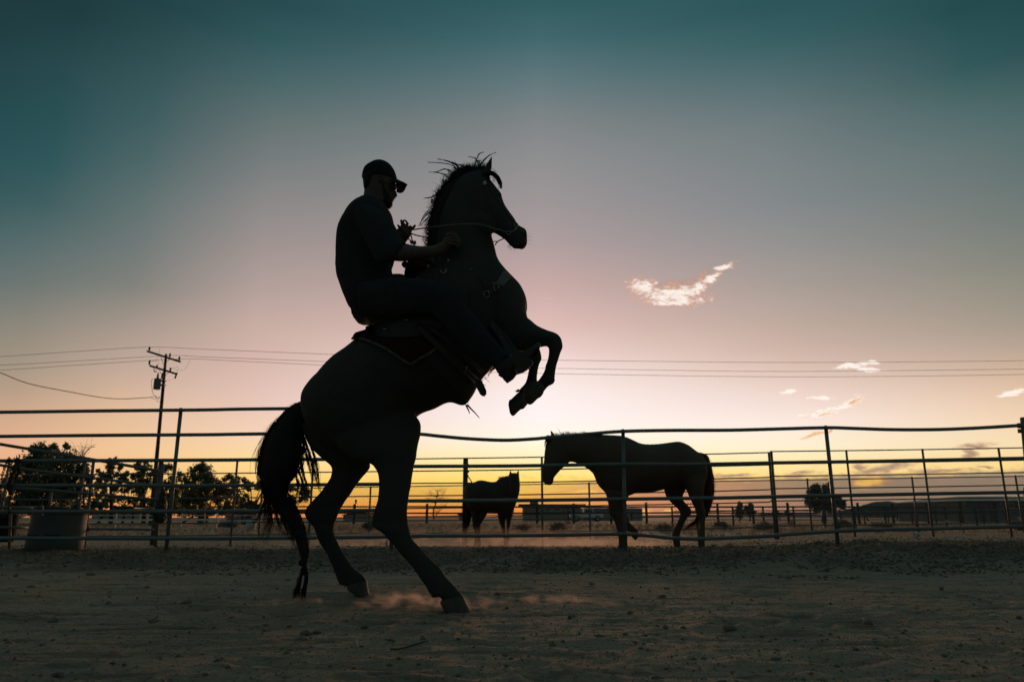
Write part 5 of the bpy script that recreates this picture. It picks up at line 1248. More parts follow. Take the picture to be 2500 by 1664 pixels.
for (p0, p1, p2, p3, n_, sp) in [((1250, 330), (1290, 440), (1340, 600), (1400, 830), 26, 10), ((1255, 380), (1280, 500), (1320, 640), (1350, 760), 18, 9), ((1300, 380), (1340, 480), (1390, 640), (1415, 860), 20, 7), ((1250, 620), (1270, 720), (1300, 860), (1325, 960), 14, 12), ((1200, 740), (1230, 840), (1225, 930), (1190, 1010), 12, 14), ((1225, 700), (1260, 800), (1270, 900), (1250, 980), 12, 14),
                                 ((890, 560), (868, 650), (862, 740), (866, 820), 12, 6), ((905, 850), (920, 980), (930, 1120), (920, 1200), 18, 20), ((930, 900), (950, 1040), (960, 1180), (930, 1300), 16, 22), ((960, 940), (990, 1060), (960, 1180), (900, 1290), 14, 24), ((930, 930), (900, 1060), (830, 1170), (780, 1235), 9, 14), ((1000, 1000), (1030, 1120), (1060, 1220), (1075, 1280), 16, 18),
                                 ((1060, 1080), (1100, 1180), (1130, 1260), (1140, 1320), 18, 16), ((1130, 1170), (1160, 1250), (1185, 1330), (1190, 1400), 14, 12), ((1150, 1000), (1185, 1100), (1200, 1180), (1210, 1240), 8, 12), ((940, 600), (925, 480), (960, 360), (1040, 250), 30, 12), ((900, 640), (885, 540), (920, 430), (990, 310), 26, 9), ((1000, 330), (1060, 230), (1110, 165), (1180, 105), 26, 9)]:
    for k in range(int(n_ * 1.7)):
        o = rng.normal(size=(4, 2)) * sp; s = rng.uniform(.75, 1.15); q = [p0, p1, p2, p3]; yy = TY + rng.uniform(-.05, .05)
        strands(m_, [[P(*c7(p0[0] + (x - p0[0]) * s + o[i][0] * (.4 + i * .3), p0[1] + (y - p0[1]) * s + o[i][1] * .5), yy) for i, (x, y) in enumerate(q)]], .0018, 4)
# tie and tassel
ellipsoid(m_, P(*c5(362, 1078), TY), (.026, .022, .022)); ellipsoid(m_, P(*c5(374, 1066), TY), (.02, .02, .03))
tas = [(369, 1058, 388, 1060, .013), (363, 1090, 390, 1088, .016), (352, 1125, 395, 1122, .018), (345, 1160, 394, 1158, .012)]
loft(m_, c5, [t_ + (TY,) for t_ in tas], seg=10)
for k in range(300):
    u = rng.random(); e = ((294 + rng.uniform(0, 52), 1312 - rng.uniform(0, 70)) if u < .5 else (343 + rng.uniform(0, 42), 1318 - rng.uniform(0, 80)))
    x0 = 368 + rng.uniform(-6, 16); xm = 340 + rng.uniform(0, 20) if u < .5 else 375 + rng.uniform(0, 24); yy = TY + rng.uniform(-.02, .02)
    strands(m_, [[P(*c5(x0, 1090), yy), P(*c5(xm, 1170), yy), P(*c5((xm + e[0]) / 2 - 2, 1240), yy), P(*c5(*e), yy)]], .0021, 3)
for k in range(6): strands(m_, [[P(*c5(362, 1095), TY), P(*c5(340, 1150), TY), P(*c5(318 + k * 2, 1210), TY), P(*c5(292 + k * 4, 1285), TY)]], .001, 3)
m_.build('tail', M_hair, horse)
# feathering behind the fetlocks
m_ = MB()
for (x, y, n_, Yh, cf, dx, dy) in [(1200, 1296, 60, 4.25, c5, 6, 10), (620, 1222, 50, 4.75, c5, 8, 8), (735, 1110, 40, 4.46, c8, -40, 30)]:
    for k in range(n_):
        q = (x + rng.normal() * (18 if cf is c5 else 10), y + rng.normal() * 5 - (8 if cf is c5 else 0)); strands(m_, [[P(*cf(*q), Yh + rng.uniform(-.02, .02)), P(*cf(q[0] + dx * .4, q[1] + dy * .6), Yh), P(*cf(q[0] + dx * rng.uniform(.5, 1.2), q[1] + dy * rng.uniform(.4, 1.1)), Yh)]], .0018, 2)
o = m_.build('fetlock_hair', M_hair, horse); o['kind'] = 'stuff'

# ------------------------------------------------------------------ tack
blanket = thing('saddle_blanket', 'maroon saddle blanket with pale fleece edging under the saddle', 'saddle blanket', P(970, 830, 4.2))
m_ = MB(); drape(m_, BV, c3, [(318, 862), (345, 828), (425, 802), (490, 770), (700, 700), (900, 600)], [(300, 893), (370, 889), (470, 905), (620, 975), (760, 1065), (870, 1128)], 4.3, .012, .012)
drape(m_, BV, c3, [(900, 600), (1000, 640), (1120, 700)], [(870, 1128), (960, 1075), (1125, 965)], 4.2, .012, .012, 12)
m_.build('blanket_cloth', M_blanket, blanket)
m_ = MB(); strip(m_, BV, c3, [(306, 886), (370, 885), (440, 896), (540, 935), (640, 985), (740, 1053), (830, 1112), (880, 1130)], 6.0, 4.25, .030, .012, 5, 2); m_.build('fleece_edge', M_trim, blanket)
m_ = MB(); strip(m_, BV, c3, [(880, 1130), (960, 1075), (1040, 1035), (1125, 968)], 6.0, 4.15, .030, .012, 5, 2); m_.build('fleece_edge', M_trim, blanket)

saddle = thing('western_saddle', 'dark leather western saddle with silver conchos on the rearing horse', 'saddle', P(960, 760, 4.4))
m_ = MB()
loft(m_, c3, [(332, 700, 345, 716, .11, 4.46), (352, 665, 385, 730, .155, 4.46), (400, 640, 440, 742, .17, 4.46), (480, 640, 500, 765, .175, 4.45), (600, 640, 620, 800, .18, 4.44), (740, 640, 760, 830, .19, 4.43), (860, 560, 900, 800, .2, 4.41), (940, 440, 1020, 760, .21, 4.40), (1000, 330, 1100, 660, .22, 4.39)], seg=24)
loft(m_, c3, [(826, 235, 810, 300, .04, 4.44), (838, 175, 850, 340, .07, 4.43), (880, 100, 930, 390, .13, 4.42), (980, 50, 1050, 440, .19, 4.40), (1070, 50, 1150, 520, .22, 4.39), (1140, 150, 1240, 560, .22, 4.37), (1200, 240, 1290, 560, .2, 4.36)], seg=24)
seat = remesh(m_, 'seat', M_leather, saddle, .009, 4)
m_ = MB(); tube(m_, [P(*c3(880, 200), 4.43), P(*c3(846, 196), 4.43), P(*c3(822, 172), 4.43)], [.028, .022, .020], 12, 4); ellipsoid(m_, P(*c3(824, 180), 4.43), (.026, .045, .018)); m_.build('horn', M_leather, saddle)
BS = bvh_of([body, seat])
m_ = MB(); drape(m_, BS, c3, [(440, 770), (560, 740), (760, 700), (960, 640), (1200, 520), (1400, 420)], [(440, 810), (560, 862), (760, 875), (960, 860), (1160, 800), (1430, 640)], 4.15, .025, .010); m_.build('skirt', M_leather, saddle)
BS2 = bvh_of([body, seat, saddle.children[-1] if len(saddle.children) else body])
def sstrip(name, pts, w_, m, cf=c3, off=.045, Yd=4.1, par=saddle, th=.006):
    m_ = MB(); strip(m_, BS, cf, pts, w_, Yd, off, th, 5, 2); return m_.build(name, m, par)
sstrip('rear_cinch_strap', [(930, 760), (1100, 920), (1280, 1090), (1420, 1210), (1510, 1300)], 16, M_leather2)
sstrip('cinch_strap', [(1030, 760), (1200, 890), (1330, 1000), (1480, 1130), (1560, 1210)], 9, M_leather2, off=.035)
m_ = MB(); plate(m_, c4, [(430, 1120), (478, 1115), (512, 1165), (538, 1225), (540, 1258), (522, 1280), (500, 1278), (478, 1262), (440, 1190)], 4.12, .008); m_.build('strap_end', M_leather2, saddle, smooth=False)
for pts in ([(965, 1065), (1060, 1165), (1200, 1320), (1330, 1450), (1440, 1568)], [(985, 1055), (1080, 1150), (1220, 1290), (1350, 1430), (1440, 1540)]):
    pass
for pts in ([(345, 1365), (355, 1390), (370, 1420), (377, 1448)], [(355, 1360), (390, 1400), (430, 1440), (472, 1489)]):
    m_ = MB(); p_ = [P(*c4(x, y), 4.17) for x, y in pts]; tube(m_, p_, .006, 6, 4, taper=.35); m_.build('saddle_string', M_leather2, saddle)
for pts in ([(950, 1050), (1060, 1175), (1200, 1320), (1330, 1450), (1415, 1535)], [(985, 1055), (1080, 1150), (1220, 1290), (1350, 1420), (1425, 1500)]):
    sstrip('saddle_string', pts, 2.0, M_leather2, off=.02)
m_ = MB(); plate(m_, c4, [(575, 560), (610, 570), (690, 640), (760, 720), (800, 780), (870, 870), (840, 930), (760, 900), (700, 800), (640, 700), (580, 620)], [4.13, 4.13, 4.11, 4.09, 4.06, 4.04, 4.03, 4.04, 4.07, 4.1, 4.12], .012); m_.build('fender', M_leather, saddle, smooth=False)
# stirrup: two side leathers, tread and metal edge
for yy in (3.90, 4.03):
    m_ = MB(); plate(m_, c8, [(660, 520), (740, 560), (835, 610), (905, 680), (932, 735), (895, 790), (800, 852), (730, 885), (705, 880), (690, 800), (640, 690)], yy, .012); m_.build('stirrup_side', M_leather2, saddle, smooth=False)
m_ = MB(); a = [P(*c8(*p), 3.965) for p in ((705, 872), (800, 840), (895, 780), (922, 735))]
g_ = [[q + Vector((0, dy, 0)) for dy in (-.058, 0, .058)] for q in a]; slab(m_, g_, .014); m_.build('stirrup_tread', M_leather, saddle)
m_ = MB(); tube(m_, [P(*c8(*p), 3.89) for p in ((905, 680), (922, 700), (935, 735), (915, 765), (880, 798), (868, 812))], .0022, 6, 4); m_.build('stirrup_rim', M_silver, saddle)
m_ = MB(); ellipsoid(m_, P(*c8(688, 836), 3.89), (.004, .004, .004)); m_.build('rivet', M_silver, saddle)
def concho(x, y, r, ring=False, a0=0, a1=6.3, off=.05, par=saddle, cf=c3, name='concho', flat=1.0):
    p = hit(BS, *cf(x, y), 4.1, off); m_ = MB()
    if ring: torus(m_, p, r, .0035, (0, 1, 0.25), 20, 6, a0, a1)
    else: ellipsoid(m_, p, (r, .004, r * flat))
    return m_.build(name, M_silver, par)
concho(1185, 232, .016, True, -3.6, .1, .06, name='silver_ring'); concho(1040, 195, .0065, True); concho(835, 708, .011, False, off=.06, flat=.4); concho(625, 797, .012, False, off=.05, flat=.35)
concho(935, 315, .006, flat=1.2); concho(850, 318, .004); concho(1232, 138, .006, flat=1.3); concho(1455, 220, .004); concho(1480, 32, .003)
p = [hit(BS, *c3(x, y), 4.1, .055) for x, y in ((1416, 1145), (1395, 1205))]; m_ = MB(); tube(m_, p, .003, 6); m_.build('keeper', M_silver, saddle)
p = [hit(BS, *c3(x, y), 4.1, .045) for x, y in ((1250, 873), (1205, 908))]; m_ = MB(); tube(m_, p, .0018, 6); m_.build('keeper', M_trim, saddle)
m_ = MB()
for k in range(26):
    x = rng.uniform(480, 600); y = 1135 - (x - 490) * 1.02; L = rng.uniform(5, 20); strands(m_, [[P(*c4(x, y - 4), 4.15), P(*c4(x + L * .6, y + L * .3 + 2), 4.15), P(*c4(x + L * rng.uniform(.5, 1), y + L), 4.15)]], .0014, 3)
strands(m_, [[P(*c4(480, 1140), 4.15), P(*c4(510, 1165), 4.15), P(*c4(540, 1183), 4.15)], [P(*c4(495, 1160), 4.15), P(*c4(520, 1172), 4.15), P(*c4(540, 1184), 4.15)], [P(*c4(520, 1100), 4.15), P(*c4(548, 1128), 4.15), P(*c4(575, 1152), 4.15)], [P(*c4(570, 1050), 4.15), P(*c4(560, 1080), 4.15), P(*c4(555, 1098), 4.15), P(*c4(520, 1113), 4.15)]], .0022, 4)
o = m_.build('cinch_fringe', M_hair, saddle); o['kind'] = 'stuff'

collar = thing('breast_collar', 'grey webbing breast collar with round rings across the chest of the rearing horse', 'breast collar', P(1225, 690, 4.15))
m_ = MB(); drape(m_, BV, c4, [(705, 70), (672, 130), (632, 192)], [(788, 138), (745, 180), (695, 232)], 4.25, .010, .006, 6, 6); m_.build('webbing', M_web, collar)
for dx, dy, a0, a1 in ((-10, 5, .9, 3.6), (20, 8, -1.0, .9)):
    p = hit(BV, *c4(628 + dx, 232 + dy), 4.15, .025); m_ = MB(); torus(m_, p, .024, .0024, (0, 1, .2), 20, 6, a0, a1); m_.build('ring', M_silver, collar)
m_ = MB(); strip(m_, BV, c4, [(470, 130), (515, 190), (548, 265)], 3, 4.15, .012, .004, 5, 2); m_.build('strap', M_leather2, collar)
m_ = MB(); strip(m_, BV, c4, [(560, 285), (600, 262), (650, 245)], 12, 4.15, .010, .005, 5, 2); m_.build('strap', M_leather, collar)
q = [hit(BV, *c4(x, y), 4.15, .025) for x, y in ((510, 287), (556, 270), (572, 324), (524, 342), (510, 287))]; m_ = MB()
for a, b in zip(q, q[1:]): tube(m_, [a, b], .0022, 6)
m_.build('buckle', M_silver, collar)['kind'] = 'stuff'

bridle = thing('bridle', 'leather bridle with metal bit on the rearing horse head', 'bridle', P(1240, 540, 4.15))
def head_strap(name, pts, w_, m=M_leather2, off=.006, cf=c2):
    m_ = MB(); strip(m_, BV, cf, pts, w_, 4.17, off, .004, 5, 2); return m_.build(name, m, bridle)
head_strap('cheek_strap', [(940, 440), (980, 510), (1050, 615), (1120, 710), (1180, 800), (1235, 870), (1268, 910)], 2.4)
head_strap('throat_strap', [(905, 455), (925, 540), (942, 620), (952, 700)], 2.6)
head_strap('brow_strap', [(900, 420), (940, 385), (968, 360)], 2.8)
p = hit(BV, *c2(900, 425), 4.17, .012); m_ = MB(); ellipsoid(m_, p, (.0125, .005, .0155)); m_.build('concho', M_silver, bridle)
def htube(name, pts, r, m, off=.008, cf=c2, par=bridle, sub=5):
    m_ = MB(); pp = catmull([cf(*q_) for q_ in pts], sub); tube(m_, [hit(BV, q_[0], q_[1], 4.19, off) for q_ in pp], r, 6); return m_.build(name, m, par)
htube('bit_shank', [(1285, 905), (1295, 925), (1280, 960), (1262, 985), (1235, 1003), (1200, 1008)], .0028, M_silver)
htube('bit_shank', [(1245, 905), (1258, 930), (1272, 955)], .0022, M_silver)
htube('bit_ring', [(1165, 1000), (1160, 1030), (1190, 1045), (1210, 1028), (1195, 1005), (1165, 1000)], .0022, M_silver)
htube('curb_chain', [(1000, 965), (1040, 985), (1075, 975), (1110, 1000), (1165, 1008)], .0026, M_silver)
m_ = MB(); tube(m_, [P(*c2(*q_), 4.20) for q_ in ((1140, 1085), (1110, 1095), (1050, 1128), (1022, 1168))], .0035, 6, 4); tube(m_, [P(*c2(*q_), 4.20) for q_ in ((1052, 1128), (1030, 1122), (1000, 1126))], .0028, 6, 3); m_.build('chin_strap', M_leather2, bridle)['kind'] = 'stuff'
reins = thing('reins', 'thin rope reins from the bit to the rider raised hand, ending in a knot', 'reins', P(1050, 560, 4.1))
m_ = MB(); tube(m_, [P(*c2(x, y), Yr) for x, y, Yr in ((50, 985, 4.52), (110, 972, 4.40), (240, 957, 4.20), (420, 934, 4.12), (640, 917, 4.08), (760, 912, 4.06), (870, 926, 4.06), (960, 950, 4.08), (1020, 970, 4.11), (1075, 985, 4.13))], .0042, 7, 6); m_.build('rein', M_rein, reins)
m_ = MB(); tube(m_, [P(*c2(x, y), Yr) for x, y, Yr in ((25, 1030, 4.54), (80, 1050, 4.53), (160, 1066, 4.50), (260, 1085, 4.46), (420, 1080, 4.5), (700, 1010, 4.5), (1000, 980, 4.42), (1100, 1010, 4.34))], .0042, 7, 5); m_.build('rein', M_rein, reins)
m_ = MB(); tube(m_, [P(*c9(x, y), 4.53) for x, y in ((955, 570), (965, 640), (985, 715))], .0042, 7, 4); m_.build('rein_end', M_rein, reins)
m_ = MB(); tube(m_, [P(*c9(x, y), 4.53) for x, y in ((890, 670), (930, 700), (965, 730))], .0042, 7, 4); m_.build('rein_end', M_rein, reins)
m_ = MB()
for x, y, r in ((955, 745, .009), (985, 725, .008), (1010, 760, .010), (1040, 740, .0085), (1050, 770, .008), (1025, 790, .008), (975, 770, .008)): ellipsoid(m_, P(*c9(x, y), 4.53), (r, r, r), None, 8, 6)
m_.build('knot', M_rein, reins)['kind'] = 'stuff'

# ------------------------------------------------------------------ rider
rider = thing('person', 'bearded man in a dark cap and black t-shirt riding the rearing horse', 'person', P(900, 760, 4.42))
mb = MB()
# head, neck
loft(mb, c1, [(700, 215, 600, 215, .03, 4.42), (800, 260, 510, 255, .06, 4.42), (860, 340, 465, 330, .072, 4.42), (868, 420, 458, 400, .075, 4.42), (866, 480, 460, 460, .075, 4.42), (858, 535, 464, 520, .072, 4.42), (854, 580, 468, 560, .069, 4.42), (846, 630, 466, 600, .062, 4.42), (836, 680, 458, 640, .058, 4.42), (829, 715, 520, 690, .056, 4.42), (820, 745, 600, 720, .05, 4.42), (795, 768, 660, 745, .035, 4.42)], seg=28)
loft(mb, c1, [(866, 520, 820, 545, .010, 4.42), (878, 570, 830, 580, .013, 4.42), (889, 603, 835, 605, .018, 4.42), (886, 625, 840, 628, .016, 4.42), (866, 637, 838, 642, .012, 4.42)], seg=12)
loft(mb, c1, [(862, 636, 820, 640, .02, 4.42), (864, 648, 820, 650, .022, 4.42), (848, 658, 815, 660, .024, 4.42), (846, 672, 815, 676, .022, 4.42), (832, 690, 810, 690, .02, 4.42)], seg=12)
loft(mb, c1, [(690, 500, 470, 500, .058, 4.42), (705, 600, 462, 575, .06, 4.42), (720, 690, 445, 640, .065, 4.42), (740, 770, 400, 700, .09, 4.42), (760, 840, 330, 780, .13, 4.42)], seg=24)
m_e = MB()
# torso core
loft(mb, c1, [(740, 760, 420, 700, .12, 4.42), (800, 860, 290, 810, .17, 4.42), (830, 980, 190, 960, .19, 4.42), (840, 1150, 130, 1150, .175, 4.42), (840, 1350, 115, 1350, .165, 4.42), (815, 1550, 115, 1560, .16, 4.42)], seg=28)
loft(mb, c0, [(948, 660, 826, 670, .155, 4.42), (960, 700, 845, 712, .16, 4.42), (975, 740, 860, 748, .165, 4.42), (970, 768, 880, 765, .15, 4.42)], seg=28)
# near arm
loft(mb, c0, [(925, 520, 880, 540, .05, 4.22), (945, 545, 905, 570, .048, 4.18), (965, 572, 925, 600, .045, 4.15), (984, 590, 940, 628, .045, 4.12), (997, 596, 968, 637, .046, 4.10), (1012, 598.5, 1000, 636.5, .046, 4.09), (1030, 600.5, 1034, 633, .042, 4.08), (1052, 599.5, 1060, 627, .035, 4.09), (1070, 595, 1082, 618.5, .028, 4.10), (1078, 588, 1093, 612, .026, 4.11),], seg=20, sub=4)
HD = MB()
loft(HD, c0, [(1062, 597, 1072, 622, .030, 4.095), (1070, 595, 1082, 618.5, .028, 4.10), (1078, 588, 1093, 612, .026, 4.11), (1083, 580, 1104, 607, .030, 4.11), (1090, 574, 1110, 602, .032, 4.11), (1100, 572, 1115, 596, .030, 4.11), (1106, 574, 1116, 590, .022, 4.11)], seg=20, sub=4)
# fingers of the near hand curled over a lock of mane
for i, (x0, y0, x1, y1, x2, y2, r) in enumerate([(1100, 573, 1113, 574, 1120, 583, .0098), (1102, 580, 1117, 581, 1123, 590, .0102), (1101, 588, 1117, 589, 1122, 598, .0098), (1098, 596, 1113, 597, 1117, 604, .0088)]):
    tube(HD, [P(x0, y0, 4.085), P(x1, y1, 4.072), P(x2, y2, 4.088), P(x2 - 5, y2 + 3, 4.115)], [r, r, r * .92, r * .8], 10, 3)
tube(HD, [P(1090, 577, 4.09), P(1100, 568.5, 4.10), P(1110, 569, 4.12)], [.0115, .011, .009], 10, 3)
# far arm and raised far hand holding the reins
loft(mb, c0, [(925, 530, 890, 560, .05, 4.62), (955, 580, 915, 610, .045, 4.64), (975, 600, 940, 628, .045, 4.62), (978, 580, 965, 615, .042, 4.58)], seg=16)
loft(mb, c9, [(560, 500, 760, 830, .038, 4.58), (605, 470, 830, 775, .038, 4.57), (650, 440, 872, 715, .034, 4.56)], seg=18)
loft(HD, c9, [(635, 455, 850, 740, .032, 4.565), (655, 440, 872, 715, .030, 4.56), (695, 400, 925, 640, .024, 4.55), (722, 370, 955, 585, .018, 4.55), (760, 345, 972, 520, .015, 4.55), (800, 335, 965, 465, .013, 4.55), (850, 345, 945, 430, .011, 4.55)], seg=18)
for pts, r in (([(720, 430), (680, 395), (655, 358)], [.0085, .0078, .007]), ([(760, 360), (745, 305), (733, 262), (745, 258)], [.0095, .0085, .0078]), ([(790, 340), (772, 285), (800, 256), (838, 272), (868, 318), (892, 360)], [.0085, .0068, .0062, .0062, .0075, .0085]),
               ([(900, 430), (945, 400), (962, 385)], [.0105, .010, .009]), ([(960, 470), (1010, 420), (1050, 362)], [.0095, .0095, .0082])):
    tube(HD, [P(*c9(*q), 4.545) for q in pts], r, 10, 4)
# pelvis and legs
def leg_px(dy_, sh=0, sv=0, grow=1.0):
    return [(880 + sh, 688 + sv, 880 + sh, 778 + sv, .09, 4.42 + dy_ * .35), (930 + sh, 679 + sv, 930 + sh, 775 + sv, .09, 4.42 + dy_ * .6), (985 + sh, 675 + sv, 980 + sh, 772 + sv, .085, 4.42 + dy_ * .85), (1035 + sh, 680 + sv, 1020 + sh, 768 + sv, .078, 4.42 + dy_), (1080 + sh, 688 + sv, 1052 + sh, 768 + sv, .07, 4.42 + dy_ * 1.05),
            (1112 + sh, 708 + sv, 1062 + sh, 772 + sv, .062, 4.42 + dy_ * 1.07), (1135 + sh, 738 + sv, 1080 + sh, 790 + sv, .058, 4.42 + dy_ * 1.08), (1165 + sh, 775 + sv, 1112 + sh, 825 + sv, .055, 4.42 + dy_ * 1.09), (1195 + sh, 812 + sv, 1145 + sh, 858 + sv, .05, 4.42 + dy_ * 1.1), (1222 + sh, 842 + sv, 1182 + sh, 882 + sv, .045, 4.42 + dy_ * 1.1)]
def inset(st, f):
    o = []
    for s in st:
        cx, cy = (s[0] + s[2]) / 2, (s[1] + s[3]) / 2; o.append((cx + (s[0] - cx) * f, cy + (s[1] - cy) * f, cx + (s[2] - cx) * f, cy + (s[3] - cy) * f, s[4] * f, s[5]))
    return o
NEAR = leg_px(-.42); FAR = leg_px(.40, -22, -8)
loft(mb, c0, inset(NEAR, .84), seg=20); loft(mb, c0, inset(FAR, .84), seg=20)
pb = remesh(mb, 'body', M_skin, rider, .0055, 2)
hd = remesh(HD, 'hands', M_skin, None, .0026, 1)
bm = bmesh.new(); bm.from_mesh(pb.data); bm.from_mesh(hd.data); bm.to_mesh(pb.data); bm.free()
pb.data.polygons.foreach_set('use_smooth', [True] * len(pb.data.polygons))
bpy.data.objects.remove(hd)
# ear
m_ = MB(); M_e = Matrix.Rotation(.25, 3, 'Y'); ellipsoid(m_, P(*c1(672, 395), 4.335), (.013, .008, .022), M_e, 12, 8); torus(m_, P(*c1(672, 392), 4.328), .013, .0035, (0, 1, 0.2), 14, 6, -1.8, 2.6); m_.build('ear', M_skin, rider)['kind'] = 'stuff'
# hair and beard
m_ = MB(); loft(m_, c1, [(700, 380, 440, 375, .079, 4.42), (640, 430, 448, 430, .079, 4.42), (610, 480, 455, 490, .074, 4.42), (560, 525, 464, 535, .062, 4.42), (500, 552, 468, 552, .04, 4.42)], seg=24); m_.build('hair', M_hair, rider)
m_ = MB(); loft(m_, c1, [(722, 440, 690, 420, .074, 4.42), (750, 500, 690, 480, .074, 4.42), (775, 560, 685, 540, .0725, 4.42), (808, 620, 680, 590, .067, 4.42), (832, 672, 680, 640, .06, 4.42), (831, 700, 690, 690, .057, 4.42), (828, 732, 700, 720, .05, 4.42), (806, 766, 720, 745, .036, 4.42), (785, 772, 740, 760, .02, 4.42)], seg=24)
for k in range(160):
    a = rng.uniform(0, 1); x, y = 700 + a * 125, 640 + rng.uniform(0, 1) * 110 * a + 20; strands(m_, [[P(*c1(x, y), 4.36 + a * .04), P(*c1(x + 3, y + 8), 4.352 + a * .04), P(*c1(x + 5, y + 14), 4.355 + a * .045)]], .0008, 1)
m_.build('beard', M_hair, rider)
# sunglasses
gl_ = MB(); ellipsoid(gl_, P(*c1(860, 508), 4.375), (.012, .030, .022)); gl_.build('sunglasses_lens', M_lens, rider)
gl_ = MB(); ellipsoid(gl_, P(*c1(860, 508), 4.465), (.012, .030, .022)); gl_.build('sunglasses_lens', M_lens, rider)
gl_ = MB(); tube(gl_, [P(*c1(845, 490), 4.345), P(*c1(770, 460), 4.338), P(*c1(690, 425), 4.335)], .0022, 6); gl_.build('sunglasses_arm', M_cap, rider)
# t-shirt with sleeves
m_ = MB()
loft(m_, c1, [(700, 692, 440, 645, .075, 4.42), (752, 745, 382, 680, .125, 4.42), (798, 805, 312, 760, .185, 4.42), (832, 868, 240, 832, .212, 4.42), (850, 940, 180, 925, .218, 4.42), (862, 1020, 131, 1020, .21, 4.42), (868, 1120, 104, 1120, .195, 4.42), (866, 1250, 94, 1250, .185, 4.42), (858, 1400, 92, 1400, .182, 4.42), (832, 1490, 92, 1520, .18, 4.42)], seg=32)
loft(m_, c3, [(712, 160, 148, 60, .18, 4.42), (692, 200, 150, 200, .18, 4.42), (690, 240, 158, 280, .18, 4.42), (705, 285, 181, 345, .18, 4.42), (735, 330, 210, 430, .182, 4.42), (770, 400, 236, 500, .185, 4.42), (780, 470, 267, 572, .185, 4.42), (780, 540, 296, 606, .18, 4.42), (780, 600, 350, 645, .165, 4.42)], seg=32)
loft(m_, c0, [(900, 500, 862, 528, .07, 4.26), (934, 516, 872, 556, .075, 4.22), (955, 534, 890, 588, .072, 4.18), (968, 555, 905, 620, .068, 4.15), (982, 578, 922, 640, .062, 4.12), (990, 588, 948, 640, .056, 4.10), (993, 592, 962, 637, .05, 4.09)], seg=20)
loft(m_, c0, [(905, 505, 870, 535, .07, 4.58), (935, 530, 890, 580, .07, 4.62), (962, 570, 915, 615, .065, 4.64), (975, 592, 930, 632, .058, 4.63)], seg=20)
shirt = remesh(m_, 't_shirt', M_shirt, rider, .0085, 4); wrinkle(shirt, .010, 6.0, 3, (1, 1, .5))
# jeans
m_ = MB(); loft(m_, c0, [(955, 668, 838, 700, .16, 4.42), (985, 690, 842, 722, .18, 4.42), (1000, 720, 850, 745, .19, 4.42), (1000, 760, 868, 766, .18, 4.42)], seg=28)
st = NEAR + [(1236, 853, 1200, 893, .052, 3.958), (1247, 866, 1208, 898, .056, 3.958)]
loft(m_, c0, st, seg=22); loft(m_, c0, FAR, seg=20)
jeans = remesh(m_, 'jeans', M_jeans, rider, .0085, 3); wrinkle(jeans, .009, 9.0, 8)
# boots
def boot(Yb, sh=0, sv=0):
    m_ = MB(); cf = lambda x, y: tuple(np.array(c8(x, y)) + np.array([sh, sv]))
    loft(m_, cf, [(430, 520, 250, 640, .042, Yb), (520, 560, 330, 730, .043, Yb), (590, 590, 400, 815, .043, Yb), (640, 600, 440, 880, .042, Yb), (680, 585, 520, 925, .042, Yb), (730, 572, 620, 905, .044, Yb), (780, 564, 730, 850, .047, Yb), (830, 545, 820, 800, .049, Yb), (880, 512, 890, 735, .050, Yb), (930, 478, 945, 660, .048, Yb), (975, 448, 990, 595, .043, Yb), (1012, 434, 1022, 545, .034, Yb), (1035, 440, 1043, 500, .022, Yb), (1045, 460, 1047, 480, .01, Yb)], seg=22)
    b_ = remesh(m_, 'boot', M_boot, rider, .006, 2)
    m_ = MB(); loft(m_, cf, [(520, 880, 640, 790, .036, Yb), (440, 900, 690, 850, .038, Yb), (505, 945, 705, 885, .038, Yb), (515, 965, 702, 900, .038, Yb), (540, 988, 660, 955, .037, Yb), (560, 1008, 600, 990, .034, Yb)], seg=18, sub=2)
    h_ = m_.build('heel', M_black_pl, None); h_.parent = b_
    m_ = MB(); L = catmull([cf(*q) for q in [(700, 892), (770, 850), (850, 792), (915, 712), (965, 640), (1010, 578), (1040, 515)]], 4)
    slab(m_, [[P(q[0], q[1], Yb + dy) for dy in (-.046, 0, .046)] for q in L], .006); s_ = m_.build('sole', M_black_pl, None); s_.parent = b_
boot(3.962); boot(4.86, -40, -28)
# cap
m_ = MB()
loft(m_, c1, [(690, 181, 640, 182, .02, 4.42), (745, 190, 580, 195, .045, 4.42), (800, 222, 520, 226, .066, 4.42), (850, 285, 465, 265, .080, 4.42), (872, 340, 443, 320, .084, 4.42), (886, 388, 436, 360, .085, 4.42), (892, 412, 434, 384, .085, 4.42), (880, 420, 450, 392, .080, 4.42)], seg=32)
cap = m_.build('cap', M_cap, rider)
g_ = []
for i in range(11):
    u = i / 10; row = []
    cx, cy = 858 + (1022 - 858) * u, 402 + (474 - 402) * (u ** 1.05)
    hw = .084 * max(.02, 1 - u ** 2.4) ** .5
    for j in range(13):
        v = -1 + j / 6; p = P(*c1(cx, cy), 4.42); row.append(p + Vector((-.012 * v * v * u, v * hw, -.054 * (v * hw / .084) ** 2)))
    g_.append(row)
m_ = MB(); slab(m_, g_, .004); br = m_.build('brim', M_cap, None); br.parent = cap; br.location = (0, 0, 0)
m_ = MB(); ellipsoid(m_, P(*c1(664, 180), 4.42), (.007, .007, .004)); bt = m_.build('button', M_cap, None); bt.parent = cap

